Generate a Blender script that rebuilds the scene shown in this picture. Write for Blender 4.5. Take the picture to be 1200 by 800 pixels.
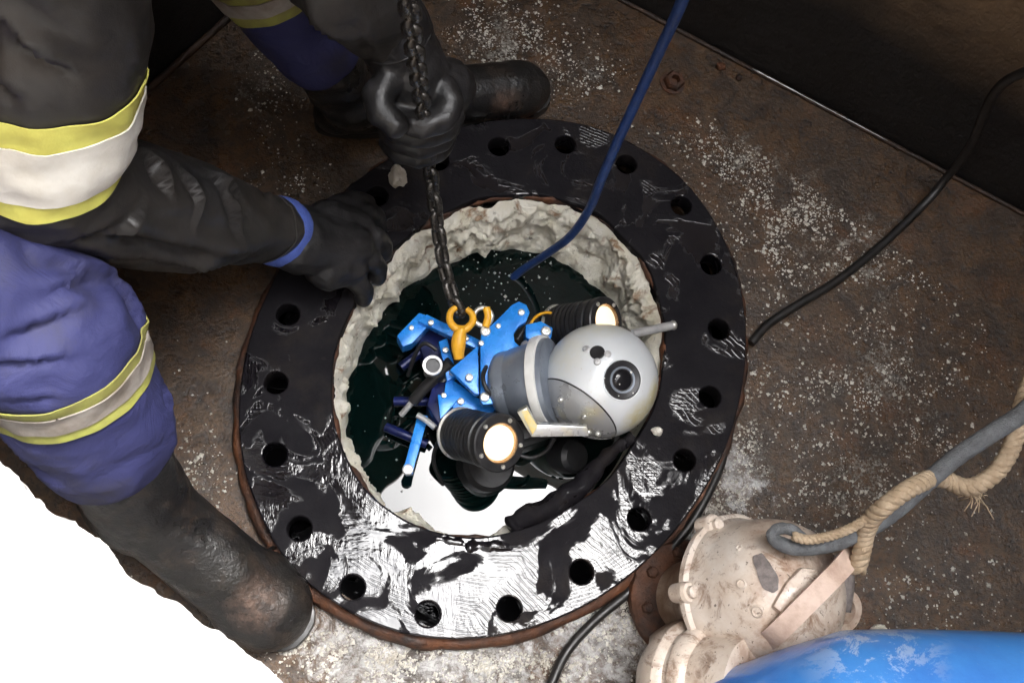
import bpy, bmesh, math, random
from mathutils import Vector, Matrix, Quaternion, noise
random.seed(7)
sc = bpy.context.scene
for o in list(bpy.data.objects): bpy.data.objects.remove(o)
COL = sc.collection

# ------------------------------------------------------------------ camera
F = 1200.0
RX = Vector((0.992945376755966, -0.019382418065742812, 0.11697777844051101))
RY = Vector((-0.019382418065742868, 0.9467472440299423, 0.3213938048432696))
RZ = Vector((-0.11697777844051101, -0.3213938048432696, 0.9396926207859084))
CAM = Vector((-0.15707, -0.44559, 1.4))
cd = bpy.data.cameras.new('camera'); cam = bpy.data.objects.new('camera', cd); COL.objects.link(cam)
cd.sensor_width = 36; cd.lens = 36; cd.clip_start = 0.02; cd.clip_end = 500
cam.matrix_world = Matrix((( RX[0], RY[0], RZ[0], CAM[0]), (RX[1], RY[1], RZ[1], CAM[1]),
                           (RX[2], RY[2], RZ[2], CAM[2]), (0, 0, 0, 1)))
sc.camera = cam
# ------------------------------------------------------------------ sky and sun (overcast)
W = bpy.data.worlds.new('World'); sc.world = W; W.use_nodes = True
wn = W.node_tree; bg = wn.nodes['Background']
SUN_EL, SUN_TRAVEL = math.radians(66), Vector((-0.74, -0.67))
sky = wn.nodes.new('ShaderNodeTexSky'); sky.sky_type = 'NISHITA'; sky.sun_disc = False
sky.sun_elevation = SUN_EL
sky.sun_rotation = math.atan2(-SUN_TRAVEL.x, -SUN_TRAVEL.y)
sky.dust_density = 4; sky.air_density = 1.0; sky.ozone_density = 1
hs = wn.nodes.new('ShaderNodeHueSaturation'); hs.inputs['Saturation'].default_value = 0.18
wn.links.new(sky.outputs[0], hs.inputs['Color']); wn.links.new(hs.outputs[0], bg.inputs[0])
bg.inputs[1].default_value = 0.13
sd = bpy.data.lights.new('sun', 'SUN'); sun = bpy.data.objects.new('sun', sd); COL.objects.link(sun)
sd.energy = 1.0; sd.angle = math.radians(12); sd.color = (1, .96, .9)
sdir = Vector((SUN_TRAVEL.x * math.cos(SUN_EL), SUN_TRAVEL.y * math.cos(SUN_EL), -math.sin(SUN_EL)))
sun.rotation_euler = sdir.to_track_quat('-Z', 'Y').to_euler()
sc.view_settings.view_transform = 'Standard'; sc.view_settings.look = 'None'
sc.view_settings.exposure = 3.6; sc.view_settings.gamma = 1
sc.render.engine = 'CYCLES'
sc.cycles.use_denoising = True
sc.cycles.max_bounces = 8
sc.cycles.sample_clamp_indirect = 6

# ------------------------------------------------------------------ helpers
def at(px, py, z):
    d = RX * ((px - 600) / F) + RY * ((400 - py) / F) - RZ
    return CAM + d * ((z - CAM.z) / d.z)
def ppx(p):                       # metres per photo pixel at a point
    return (CAM - Vector(p)).dot(RZ) / F
def link(name, me, mat=None, parent=None):
    o = bpy.data.objects.new(name, me); COL.objects.link(o)
    if mat: me.materials.append(mat)
    if parent: o.parent = parent; o.matrix_parent_inverse = Matrix.Translation(parent.location).inverted()
    return o
def smooth(me, on=True):
    me.polygons.foreach_set('use_smooth', [on] * len(me.polygons)); me.update()
def mesh(name, v, f, mat=None, parent=None, sm=True, sharp=None):
    me = bpy.data.meshes.new(name); me.from_pydata([tuple(x) for x in v], [], f); me.update()
    bm = bmesh.new(); bm.from_mesh(me); bmesh.ops.recalc_face_normals(bm, faces=bm.faces); bm.to_mesh(me); bm.free()
    smooth(me, sm)
    if sm and sharp: me.set_sharp_from_angle(angle=math.radians(sharp))
    return link(name, me, mat, parent)
def tag(o, label=None, cat=None, group=None, kind=None):
    if label: o['label'] = label
    if cat: o['category'] = cat
    if group: o['group'] = group
    if kind: o['kind'] = kind
    return o
def thing(name, loc, label, cat, group=None):
    o = bpy.data.objects.new(name, None); COL.objects.link(o); o.location = loc; o.empty_display_size = .02
    return tag(o, label, cat, group)
def spline(pts, n=8):
    pts = [Vector(p) for p in pts]; P = [pts[0] * 2 - pts[1]] + pts + [pts[-1] * 2 - pts[-2]]
    out = []
    for i in range(1, len(P) - 2):
        a, b, c, d = P[i - 1:i + 3]
        for k in range(n):
            t = k / n
            out.append(.5 * ((2 * b) + (c - a) * t + (2 * a - 5 * b + 4 * c - d) * t * t + (3 * b - a - 3 * c + d) * t ** 3))
    out.append(pts[-1]); return out
def frames(pts):
    n = len(pts); T = []
    for i in range(n):
        T.append((pts[min(i + 1, n - 1)] - pts[max(i - 1, 0)]).normalized())
    u = T[0].orthogonal().normalized(); fr = []
    for i in range(n):
        if i:
            u = T[i - 1].rotation_difference(T[i]) @ u
            u = (u - T[i] * u.dot(T[i])).normalized()
        fr.append((T[i], u, T[i].cross(u)))
    return fr
def tube_vf(pts, r, seg=10, cap=True, off=0):
    fr = frames(pts); v = []; f = []
    for i, p in enumerate(pts):
        rr = r(i / (len(pts) - 1)) if callable(r) else r
        for k in range(seg):
            a = 2 * math.pi * k / seg
            v.append(p + (fr[i][1] * math.cos(a) + fr[i][2] * math.sin(a)) * rr)
    for i in range(len(pts) - 1):
        for k in range(seg):
            a, b = i * seg + k, i * seg + (k + 1) % seg
            f.append((off + a, off + b, off + b + seg, off + a + seg))
    if cap:
        f.append(tuple(off + k for k in range(seg))[::-1]); m = (len(pts) - 1) * seg
        f.append(tuple(off + m + k for k in range(seg)))
    return v, f
def tube(name, pts, r, mat, parent=None, seg=10, n=8, cap=True):
    v, f = tube_vf(spline(pts, n) if n else [Vector(p) for p in pts], r, seg, cap)
    return mesh(name, v, f, mat, parent, True, 50)
def basis(axis):
    w = Vector(axis).normalized(); u = w.orthogonal().normalized(); return u, w.cross(u), w
def lathe(name, base, axis, prof, mat, parent=None, seg=40, sharp=35, closed=True, wob=0):
    u, v_, w = basis(axis); base = Vector(base); v = []; f = []
    for (r, h) in prof:
        for k in range(seg):
            a = 2 * math.pi * k / seg
            rr = max(r, 1e-5)
            p = base + w * h + (u * math.cos(a) + v_ * math.sin(a)) * rr
            if wob: p += Vector((noise.noise(p * 40), noise.noise(p * 40 + Vector((9, 0, 0))), noise.noise(p * 40 + Vector((0, 9, 0))))) * wob
            v.append(p)
    m = len(prof)
    for i in range(m - 1):
        for k in range(seg):
            a, b = i * seg + k, i * seg + (k + 1) % seg
            f.append((a, b, b + seg, a + seg))
    if closed:
        f.append(tuple(range(seg))[::-1]); f.append(tuple((m - 1) * seg + k for k in range(seg)))
    return mesh(name, v, f, mat, parent, True, sharp)
def prism(name, poly, th, mat, parent=None, bev=.0012):
    """poly: world points (roughly coplanar); extruded down by th along their normal"""
    poly = [Vector(p) for p in poly]
    n = Vector((0, 0, 0))
    for i in range(len(poly)):
        a, b = poly[i], poly[(i + 1) % len(poly)]
        n += a.cross(b)
    n = n.normalized()
    if n.z < 0: n = -n
    bm = bmesh.new()
    fc = bm.faces.new([bm.verts.new(p) for p in poly])
    r = bmesh.ops.extrude_face_region(bm, geom=[fc])
    bmesh.ops.translate(bm, verts=[e for e in r['geom'] if isinstance(e, bmesh.types.BMVert)], vec=-n * th)
    bmesh.ops.recalc_face_normals(bm, faces=bm.faces)
    if bev: bmesh.ops.bevel(bm, geom=bm.edges[:], offset=bev, segments=2, affect='EDGES', profile=.6)
    me = bpy.data.meshes.new(name); bm.to_mesh(me); bm.free(); smooth(me); me.set_sharp_from_angle(angle=math.radians(40))
    return link(name, me, mat, parent)
def capsule_vf(a, b, ra, rb, off, seg=14, flat=None):
    a, b = Vector(a), Vector(b); d = b - a
    if d.length < 1e-6: d = Vector((0, 0, 1e-4)); b = a + d
    u, v_, w = basis(d); v = []; f = []; rows = []
    for k in range(0, 5):
        t = -math.pi / 2 + k * math.pi / 8 + .06 * (k == 0); rows.append((a + w * ra * math.sin(t), ra * math.cos(t)))
    for k in range(0, 5):
        t = k * math.pi / 8 - .06 * (k == 4); rows.append((b + w * rb * math.sin(t), rb * math.cos(t)))
    for c, r in rows:
        for k in range(seg):
            an = 2 * math.pi * k / seg
            q = (u * math.cos(an) + v_ * math.sin(an)) * r
            if flat: n = Vector(flat[0]).normalized(); q -= n * q.dot(n) * (1 - flat[1])
            v.append(c + q)
    for i in range(len(rows) - 1):
        for k in range(seg):
            x, y = i * seg + k, i * seg + (k + 1) % seg
            f.append((off + x, off + y, off + y + seg, off + x + seg))
    f.append(tuple(off + k for k in range(seg))[::-1]); m = (len(rows) - 1) * seg
    f.append(tuple(off + m + k for k in range(seg)))
    return v, f
def blob_mesh(name, caps, voxel=.008, iters=6, disp=None):
    """one continuous surface over tapered capsules (a, b, ra, rb[, (flat_normal, factor)])"""
    v = []; f = []
    for c in caps:
        cv, cf = capsule_vf(c[0], c[1], c[2], c[3], len(v), flat=c[4] if len(c) > 4 else None)
        v += cv; f += cf
    me = bpy.data.meshes.new(name); me.from_pydata([tuple(x) for x in v], [], f); me.update()
    o = bpy.data.objects.new('work_mesh', me); COL.objects.link(o)
    r = o.modifiers.new('r', 'REMESH'); r.mode = 'VOXEL'; r.voxel_size = voxel
    s = o.modifiers.new('s', 'SMOOTH'); s.iterations = iters; s.factor = .5
    bpy.context.view_layer.update()
    m2 = bpy.data.meshes.new_from_object(o.evaluated_get(bpy.context.evaluated_depsgraph_get()))
    bpy.data.objects.remove(o); m2.name = name
    if disp:
        nn = [x.normal.copy() for x in m2.vertices]
        for x, q in zip(m2.vertices, nn): x.co += q * disp(x.co, q)
        m2.update()
    smooth(m2); return m2
def slab(name, me, p0, n, h0, h1, centre, rad, off, mat, parent):
    """the strip of a garment between two parallel cuts, lifted off the cloth"""
    bm = bmesh.new(); bm.from_mesh(me); bm.normal_update()
    n = Vector(n).normalized(); p0 = Vector(p0); centre = Vector(centre)
    bmesh.ops.delete(bm, geom=[x for x in bm.verts if (x.co - centre).length > rad], context='VERTS')
    for h, s in ((h0, 1), (h1, -1)):
        bmesh.ops.bisect_plane(bm, geom=bm.verts[:] + bm.edges[:] + bm.faces[:], plane_co=p0 + n * h, plane_no=n * s, clear_inner=True)
    bm.normal_update()
    nor = {x: x.normal.copy() for x in bm.verts}
    for x, q in nor.items(): x.co += q * off
    r = bmesh.ops.extrude_face_region(bm, geom=bm.faces[:])
    for e in r['geom']:
        if isinstance(e, bmesh.types.BMVert): e.co += e.normal * .0015
    m2 = bpy.data.meshes.new(name); bm.to_mesh(m2); bm.free(); smooth(m2)
    m2.materials.clear(); m2.set_sharp_from_angle(angle=math.radians(60))
    return link(name, m2, mat, parent)
def ridged(p, s, seed=0):
    return 1 - abs(noise.noise(p * s + Vector((seed, seed * 2, 0)))) * 2

# ------------------------------------------------------------------ materials
class G:
    def __init__(s, name):
        s.m = bpy.data.materials.new(name); s.m.use_nodes = True
        s.t = s.m.node_tree; s.b = s.t.nodes['Principled BSDF']
        s.co = s.n('ShaderNodeTexCoord').outputs['Object']
    def n(s, k, **kw):
        x = s.t.nodes.new(k)
        for a, b in kw.items(): setattr(x, a, b)
        return x
    def l(s, a, b): s.t.links.new(a, b)
    def noise(s, scale, detail=6, rough=.6, dist=0, vec=None):
        x = s.n('ShaderNodeTexNoise'); x.inputs['Scale'].default_value = scale; x.inputs['Detail'].default_value = detail
        x.inputs['Roughness'].default_value = rough; x.inputs['Distortion'].default_value = dist
        s.l(vec or s.co, x.inputs['Vector']); return x.outputs['Fac']
    def ramp(s, fac, stops, interp='LINEAR'):
        x = s.n('ShaderNodeValToRGB'); e = x.color_ramp; e.interpolation = interp
        while len(e.elements) < len(stops): e.elements.new(.5)
        for el, (p, c) in zip(e.elements, stops):
            el.position = p; el.color = (*c, 1) if isinstance(c, tuple) else (c, c, c, 1)
        s.l(fac, x.inputs[0]); return x.outputs[0]
    def mix(s, fac, a, b, mode='MIX'):
        x = s.n('ShaderNodeMix', data_type='RGBA', blend_type=mode)
        for v, i in ((fac, 0), (a, 6), (b, 7)):
            if hasattr(v, 'links'): s.l(v, x.inputs[i])
            else: x.inputs[i].default_value = v if i == 0 else ((*v, 1) if isinstance(v, tuple) else (v, v, v, 1))
        return x.outputs[2]
    def math(s, op, a, b=0, c=None):
        x = s.n('ShaderNodeMath', operation=op)
        for v, i in ((a, 0), (b, 1), (c, 2)):
            if v is None: continue
            if hasattr(v, 'links'): s.l(v, x.inputs[i])
            else: x.inputs[i].default_value = v
        return x.outputs[0]
    def blob(s, p, r, soft=.6):
        """1 near world point p falling to 0 at distance r"""
        x = s.n('ShaderNodeVectorMath', operation='DISTANCE'); s.l(s.co, x.inputs[0]); x.inputs[1].default_value = tuple(p)
        y = s.n('ShaderNodeMapRange'); y.inputs[1].default_value = r; y.inputs[2].default_value = r * (1 - soft)
        s.l(x.outputs['Value'], y.inputs[0]); return y.outputs[0]
    def bump(s, h, dist, strength=1, prev=None):
        x = s.n('ShaderNodeBump'); x.inputs['Distance'].default_value = dist; x.inputs['Strength'].default_value = strength
        s.l(h, x.inputs['Height'])
        if prev: s.l(prev, x.inputs['Normal'])
        s.l(x.outputs[0], s.b.inputs['Normal']); return x.outputs[0]
    def set(s, **kw):
        for k, v in kw.items():
            k = {'color': 'Base Color', 'rough': 'Roughness', 'metal': 'Metallic', 'ior': 'IOR', 'coat': 'Coat Weight', 'coatr': 'Coat Roughness', 'coatior': 'Coat IOR'}[k]
            if hasattr(v, 'links'): s.l(v, s.b.inputs[k])
            else: s.b.inputs[k].default_value = (*v, 1) if isinstance(v, tuple) else v
        return s
def simple(name, c1, c2=None, scale=30, rough=(.4, .6), metal=0, bump=0, bscale=120, lo=.35, hi=.65, **kw):
    g = G(name); c2 = c2 or tuple(x * .6 for x in c1)
    g.set(color=g.ramp(g.noise(scale), [(lo, c1), (hi, c2)]), rough=g.ramp(g.noise(scale * 1.7, 4), [(.3, rough[0]), (.7, rough[1])]), metal=metal, **kw)
    if bump: g.bump(g.noise(bscale, 5), bump)
    return g.m

# floor plate: rusty, damp steel with frost patches
FROST = [((600, 55), .11), ((680, 85), .09), ((930, 235), .16), ((860, 190), .10), ((1010, 300), .13), ((1040, 450), .15),
         ((830, 600), .12), ((870, 540), .09), ((440, 765), .15), ((600, 785), .17), ((730, 720), .13), ((1000, 560), .14), ((300, 110), .08)]
g = G('rusty_floor')
n1, n2, n3 = g.noise(5, 8, .65), g.noise(28, 8, .7, .6), g.noise(150, 6, .7)
c = g.ramp(n1, [(.3, (.033, .021, .013)), (.45, (.080, .047, .024)), (.55, (.096, .049, .019)), (.72, (.037, .025, .017))])
c = g.mix(g.ramp(n2, [(.38, .8), (.62, 0.)]), c, (.019, .013, .010))
c = g.mix(g.ramp(g.noise(11, 5, .6, .3), [(.56, 0.), (.70, .7)]), c, (.11, .043, .012))
c = g.mix(g.ramp(g.noise(46, 8, .75), [(.56, 0.), (.70, .5)]), c, (.10, .065, .042))
c = g.mix(g.ramp(n3, [(.36, .75), (.52, 0.)]), c, (.014, .010, .008))
fwarp = g.noise(14, 6, .65, 1.0)
fm = None
for (p, r) in FROST:
    b = g.math('MULTIPLY', g.blob(at(*p, 0), r * 1.35, .95), g.ramp(fwarp, [(.36, .1), (.60, 1.)])); fm = b if fm is None else g.math('MAXIMUM', fm, b)
fn = g.math('ADD', g.math('MULTIPLY', g.noise(30, 9, .78, .5), .40), g.math('MULTIPLY', g.noise(210, 6, .8), .68))
fr = g.ramp(g.math('ADD', fn, g.math('MULTIPLY', fm, .165)), [(.655, 0.), (.70, .5), (.76, .9)])
fr = g.math('MULTIPLY', fr, g.ramp(g.noise(13, 6, .7, .8), [(.36, .25), (.56, 1.)]))
c = g.mix(fr, c, (.44, .42, .38))
sl = None
for (p, r) in (((430, 775), .13), ((560, 800), .15), ((700, 760), .13), ((800, 640), .09), ((868, 560), .06)):
    b = g.blob(at(*p, 0), r * 1.2, .8); sl = b if sl is None else g.math('MAXIMUM', sl, b)
sm_ = g.ramp(g.math('ADD', g.noise(34, 9, .78, .8), g.math('MULTIPLY', sl, .26)), [(.64, 0.), (.70, .6), (.80, 1.)])
sm_ = g.math('MULTIPLY', sm_, g.ramp(g.noise(60, 8, .75, .6), [(.40, .15), (.56, 1.)]))
c = g.mix(sm_, c, (.46, .455, .45))
g.set(color=c, rough=g.ramp(g.noise(17, 6, .6), [(.42, .12), (.62, .45)]))
bp = g.bump(n2, .004, .6); bp = g.bump(n3, .0025, .8, bp); g.bump(fr, .002, .7, bp)
M_floor = g.m
# walls: mottled brown, shadow along the foot painted in as a black strip
g = G('brown_wall_painted_shade')
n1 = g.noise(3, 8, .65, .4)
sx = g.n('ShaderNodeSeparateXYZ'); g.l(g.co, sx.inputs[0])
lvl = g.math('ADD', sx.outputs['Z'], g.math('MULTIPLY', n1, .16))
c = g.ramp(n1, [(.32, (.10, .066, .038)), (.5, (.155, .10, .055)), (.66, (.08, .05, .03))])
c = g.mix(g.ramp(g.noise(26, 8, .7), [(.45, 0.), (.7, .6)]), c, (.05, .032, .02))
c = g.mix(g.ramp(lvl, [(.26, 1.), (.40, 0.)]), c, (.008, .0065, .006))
g.set(color=c, rough=g.ramp(g.noise(9), [(.3, .45), (.7, .75)])); g.bump(g.noise(30, 8, .7), .006)
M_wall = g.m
M_snow = simple('snow', (.90, .90, .90), (.84, .84, .85), 12, (.55, .7), 0, .006, 60)
# flange paint with a patchy wet film over turned grooves
g = G('wet_black_paint')
base = g.ramp(g.noise(9, 8, .7), [(.3, (.0045, .004, .006)), (.55, (.008, .007, .009)), (.72, (.020, .016, .014))])
base = g.mix(g.ramp(g.noise(60, 6, .7), [(.62, 0.), (.75, .55)]), base, (.035, .029, .024))
pud = None
for p, r in (((560, 690), .19), ((700, 640), .17), ((780, 540), .12), ((430, 640), .15), ((640, 700), .16), ((350, 560), .10), ((815, 262), .06), ((735, 205), .05), ((848, 320), .05), ((690, 165), .05), ((845, 410), .05), ((800, 500), .08)):
    b = g.blob(at(*p, .035), r, .75); pud = b if pud is None else g.math('MAXIMUM', pud, b)
wet = g.math('ADD', g.noise(11, 5, .55, 1.4), g.math('MULTIPLY', pud, -.13))
wetm = g.ramp(wet, [(.41, 1.), (.445, 0.)])          # 1 where the film lies
wv = g.n('ShaderNodeTexWave', wave_type='RINGS', rings_direction='Z'); wv.inputs['Scale'].default_value = 66
wv.inputs['Distortion'].default_value = 3.2; wv.inputs['Detail'].default_value = 2; wv.inputs['Detail Scale'].default_value = .8
g.l(g.co, wv.inputs['Vector'])
wv2 = g.n('ShaderNodeTexWave', wave_type='BANDS', bands_direction='DIAGONAL'); wv2.inputs['Scale'].default_value = 58
wv2.inputs['Distortion'].default_value = 7; wv2.inputs['Detail'].default_value = 1; wv2.inputs['Detail Scale'].default_value = .5
g.l(g.co, wv2.inputs['Vector'])
def lines(o_): return g.ramp(o_, [(.55, 0.), (.9, 1.)])
st = g.n('ShaderNodeMapping'); g.l(g.co, st.inputs[0]); st.inputs['Scale'].default_value = (190, 46, 1); st.inputs['Rotation'].default_value = (0, 0, .5)
sn1 = g.noise(1.0, 3, .6, .3, st.outputs[0])
st2 = g.n('ShaderNodeMapping'); g.l(g.co, st2.inputs[0]); st2.inputs['Scale'].default_value = (40, 200, 1); st2.inputs['Rotation'].default_value = (0, 0, .25)
sn2_ = g.noise(1.0, 3, .6, .3, st2.outputs[0])
stk = g.mix(g.ramp(g.noise(6, 3), [(.46, 0.), (.54, 1.)]), sn1, sn2_)
grv = g.mix(g.ramp(g.noise(5, 2), [(.45, 0.), (.55, 1.)]), lines(wv.outputs['Color']), lines(wv2.outputs['Color']))
g.set(color=base, rough=g.mix(wetm, g.ramp(g.noise(24, 6, .7), [(.35, .55), (.65, .8)]), .075),
      ior=g.mix(wetm, 1.22, 1.66))
b1 = g.bump(g.math('MULTIPLY', grv, g.math('MULTIPLY', wetm, g.ramp(g.noise(9, 3), [(.47, 0.), (.60, 1.)]))), .0005, .8)
b1 = g.bump(g.math('MULTIPLY', g.math('MULTIPLY', stk, wetm), g.ramp(g.noise(10, 4, .6, .6), [(.40, .06), (.58, 1.)])), .0018, .5, b1)
b2 = g.bump(g.noise(13, 3, .5), .0022, .5, b1)
g.bump(g.math('MULTIPLY', g.noise(160, 5, .7), g.math('SUBTRACT', 1, wetm)), .0012, .8, b2)
M_flange = g.m
M_rust = simple('rust_crust', (.105, .036, .012), (.016, .009, .007), 24, (.5, .8), 0, .003, 130)
M_dark_rust = simple('dark_weld', (.045, .022, .011), (.014, .009, .007), 30, (.4, .7), 0, .003)
M_pipe = simple('old_pipe', (.05, .03, .02), (.02, .014, .01), 30, (.4, .7), 0, .003)
g = G('mineral_scale')
c = g.ramp(g.noise(22, 8, .7), [(.26, (.62, .56, .40)), (.42, (.84, .80, .67)), (.7, (.90, .88, .80))])
c = g.mix(g.ramp(g.noise(30, 5, .6, .5), [(.57, 0.), (.67, .85)]), c, (.26, .12, .035))
c = g.mix(g.ramp(g.noise(70, 8, .75), [(.34, .8), (.42, 0.)]), c, (.22, .20, .13))
g.set(color=c, rough=.8); b = g.bump(g.noise(60, 8, .75), .008, 1); g.bump(g.noise(260, 6, .7), .003, .8, b)
M_scale = g.m
g = G('dark_water'); g.set(color=(.0008, .0048, .0045), rough=.015, ior=1.52); g.bump(g.noise(7, 2), .0015, .5); M_water = g.m
M_foam = simple('foam', (.7, .7, .68), (.5, .5, .48), 30, (.2, .4))
M_ice = simple('ice_crumb', (.60, .58, .53), (.40, .37, .32), 18, (.25, .5))
g = G('silver_paint')
c = g.ramp(g.noise(9, 4), [(.35, (.74, .78, .81)), (.65, (.82, .85, .87))])
for p, r in (((703, 398), .020), ((678, 426), .021), ((757, 492), .018), ((768, 462), .013), ((655, 480), .014)):
    m = g.math('MULTIPLY', g.blob(at(*p, .085), r * 2.2, .6), g.ramp(g.noise(80, 4, .6), [(.35, .5), (.55, 1.)]))
    c = g.mix(m, c, (.70, .64, .38) if p[0] > 740 or p[1] > 470 else (.78, .76, .64))
g.set(color=c, metal=.25, rough=.28, coat=.5); g.bump(g.noise(240, 4), .0003); M_silver = g.m
M_lsilver = simple('lower_silver', (.46, .47, .48), (.60, .55, .34), 16, (.22, .34), .45, .0003, 240, .52, .72, coat=.5)
M_steel = simple('bare_steel', (.62, .62, .62), (.48, .48, .49), 60, (.3, .45), .55)
M_bolt = simple('zinc_bolt', (.75, .74, .70), (.55, .54, .5), 80, (.25, .4), .7)
M_blue = simple('anodised_blue', (.022, .27, .80), (.014, .18, .62), 30, (.22, .34), .1, .0002, 300)
M_dblue = simple('dark_blue', (.008, .016, .12), (.005, .009, .05), 40, (.25, .4), .2)
M_black = simple('black_housing', (.018, .018, .02), (.03, .03, .032), 60, (.28, .45), .2, .0004, 300)
M_neck = simple('grey_neck', (.30, .34, .40), (.20, .23, .28), 20, (.25, .4), .5)
M_white = simple('white_collar', (.78, .78, .76), (.68, .68, .65), 40, (.3, .45))
M_yellow = simple('yellow_paint', (.80, .42, .025), (.66, .32, .02), 60, (.35, .5), 0, .0004, 200)
g = G('lamp_glow'); g.set(color=(.9, .8, .6), rough=.2); g.b.inputs['Emission Color'].default_value = (1, .74, .42, 1)
g.b.inputs['Emission Strength'].default_value = .095; M_glow = g.m
M_amber = simple('lamp_reflector', (.60, .42, .25), (.28, .16, .08), 60, (.15, .3), .8)
g = G('lens_glass'); g.set(color=(.010, .010, .012), rough=.08, ior=1.35); M_glass = g.m
M_chain = simple('chain_steel', (.10, .095, .09), (.05, .045, .04), 90, (.22, .4), .75, .0006, 200)
M_bluerope = simple('blue_cable', (.018, .055, .20), (.010, .032, .13), 50, (.35, .5), 0, .0006, 300)
M_blackcable = simple('black_cable', (.010, .010, .010), (.02, .018, .017), 40, (.28, .5))
M_greyrope = simple('grey_rope', (.16, .17, .18), (.10, .105, .11), 90, (.8, .95), 0, .002, 500)
M_hemp = simple('hemp_rope', (.50, .39, .27), (.34, .25, .16), 60, (.8, .95), 0, .0015, 500)
g = G('cast_paint')
c = g.ramp(g.noise(11, 7, .68), [(.34, (.66, .60, .54)), (.52, (.58, .49, .41)), (.62, (.42, .31, .24)), (.75, (.30, .20, .15))])
c = g.mix(g.ramp(g.noise(34, 6, .7, .5), [(.55, 0.), (.66, .85)]), c, (.24, .16, .115))
c = g.mix(g.ramp(g.noise(150, 3), [(.64, 0.), (.70, .85)]), c, (.10, .07, .05))
c = g.mix(g.ramp(g.noise(19, 8, .75, 1.), [(.54, 0.), (.64, .7)]), c, (.20, .10, .05))
c = g.mix(g.math('MULTIPLY', g.blob(at(785, 700, .04), .115, .6), g.ramp(g.noise(30), [(.3, .6), (.6, 1.)])), c, (.15, .09, .055))
g.set(color=c, rough=.42, coat=.25); g.bump(g.noise(40, 6, .6), .002); M_cast = g.m
M_chip = simple('chipped_metal', (.20, .17, .16), (.11, .095, .09), 120, (.5, .7), .1, .001, 300)
M_strap = simple('pink_strap', (.58, .44, .36), (.30, .19, .14), 26, (.4, .55), 0, .0015, 90, .45, .74)
g = G('blue_pipe_paint')
c = g.ramp(g.noise(7, 6, .6), [(.3, (.035, .14, .50)), (.6, (.060, .25, .66))])
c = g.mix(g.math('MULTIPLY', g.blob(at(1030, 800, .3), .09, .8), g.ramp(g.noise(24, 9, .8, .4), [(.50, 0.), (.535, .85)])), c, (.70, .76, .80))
c = g.mix(g.ramp(g.noise(90, 6, .7), [(.66, 0.), (.74, .6)]), c, (.35, .42, .5))
g.set(color=c, rough=.3, coat=.5); g.bump(g.noise(30, 4), .0015); M_bluepipe = g.m
g = G('coat_cloth')
c = g.ramp(g.noise(7, 6, .65), [(.3, (.018, .018, .019)), (.6, (.036, .032, .029)), (.75, (.058, .047, .039))])
g.set(color=c, rough=g.ramp(g.noise(12), [(.35, .34), (.65, .55)])); b = g.bump(g.noise(20, 3, .5, .2), .006, .6); g.bump(g.noise(700, 2), .0003, .6, b); M_coat = g.m
g = G('blue_workwear')
c = g.ramp(g.noise(9, 6, .65), [(.3, (.018, .021, .088)), (.52, (.028, .031, .112)), (.66, (.034, .034, .078)), (.78, (.046, .042, .052))])
g.set(color=c, rough=.75); b = g.bump(g.noise(16, 5, .55, .8), .010, .6); g.bump(g.noise(600, 2), .0003, .6, b); M_trouser = g.m
M_yel = simple('hi_vis_yellow', (.76, .74, .17), (.62, .57, .12), 22, (.5, .7), 0, .003, 20)
M_refl = simple('reflective_tape', (.86, .84, .78), (.66, .62, .54), 14, (.35, .5), 0, .003, 20)
M_muted_yel = simple('soiled_yellow', (.36, .37, .08), (.22, .20, .07), 30, (.5, .7), 0, .003, 20)
M_muted_refl = simple('soiled_tape', (.36, .33, .30), (.18, .15, .125), 22, (.4, .6), 0, .003, 20)
M_glove = simple('black_rubber_glove', (.012, .012, .013), (.022, .021, .022), 26, (.30, .5), 0, .0012, 90)
M_cuff = simple('blue_knit_cuff', (.07, .12, .42), (.055, .09, .34), 120, (.75, .9), 0, .001, 500)
g = G('black_rubber_boot')
c = g.ramp(g.noise(14, 6, .6), [(.35, (.007, .007, .008)), (.65, (.015, .0135, .012))])
for p, z, r in (((300, 705), .09, .042), ((588, 118), .07, .028)):
    c = g.mix(g.math('MULTIPLY', g.blob(at(*p, z), r, .7), g.ramp(g.noise(70, 5, .7), [(.4, .2), (.6, .8)])), c, (.13, .085, .065))
c = g.mix(g.ramp(g.noise(26, 7, .7, .4), [(.50, 0.), (.68, .7)]), c, (.045, .032, .024))
g.set(color=c, rough=g.ramp(g.noise(20), [(.35, .24), (.65, .5)]), ior=1.5); g.bump(g.noise(60, 6, .65), .003); M_boot = g.m
M_skin = simple('skin', (.50, .30, .22), (.45, .26, .19), 40, (.45, .55))

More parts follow.
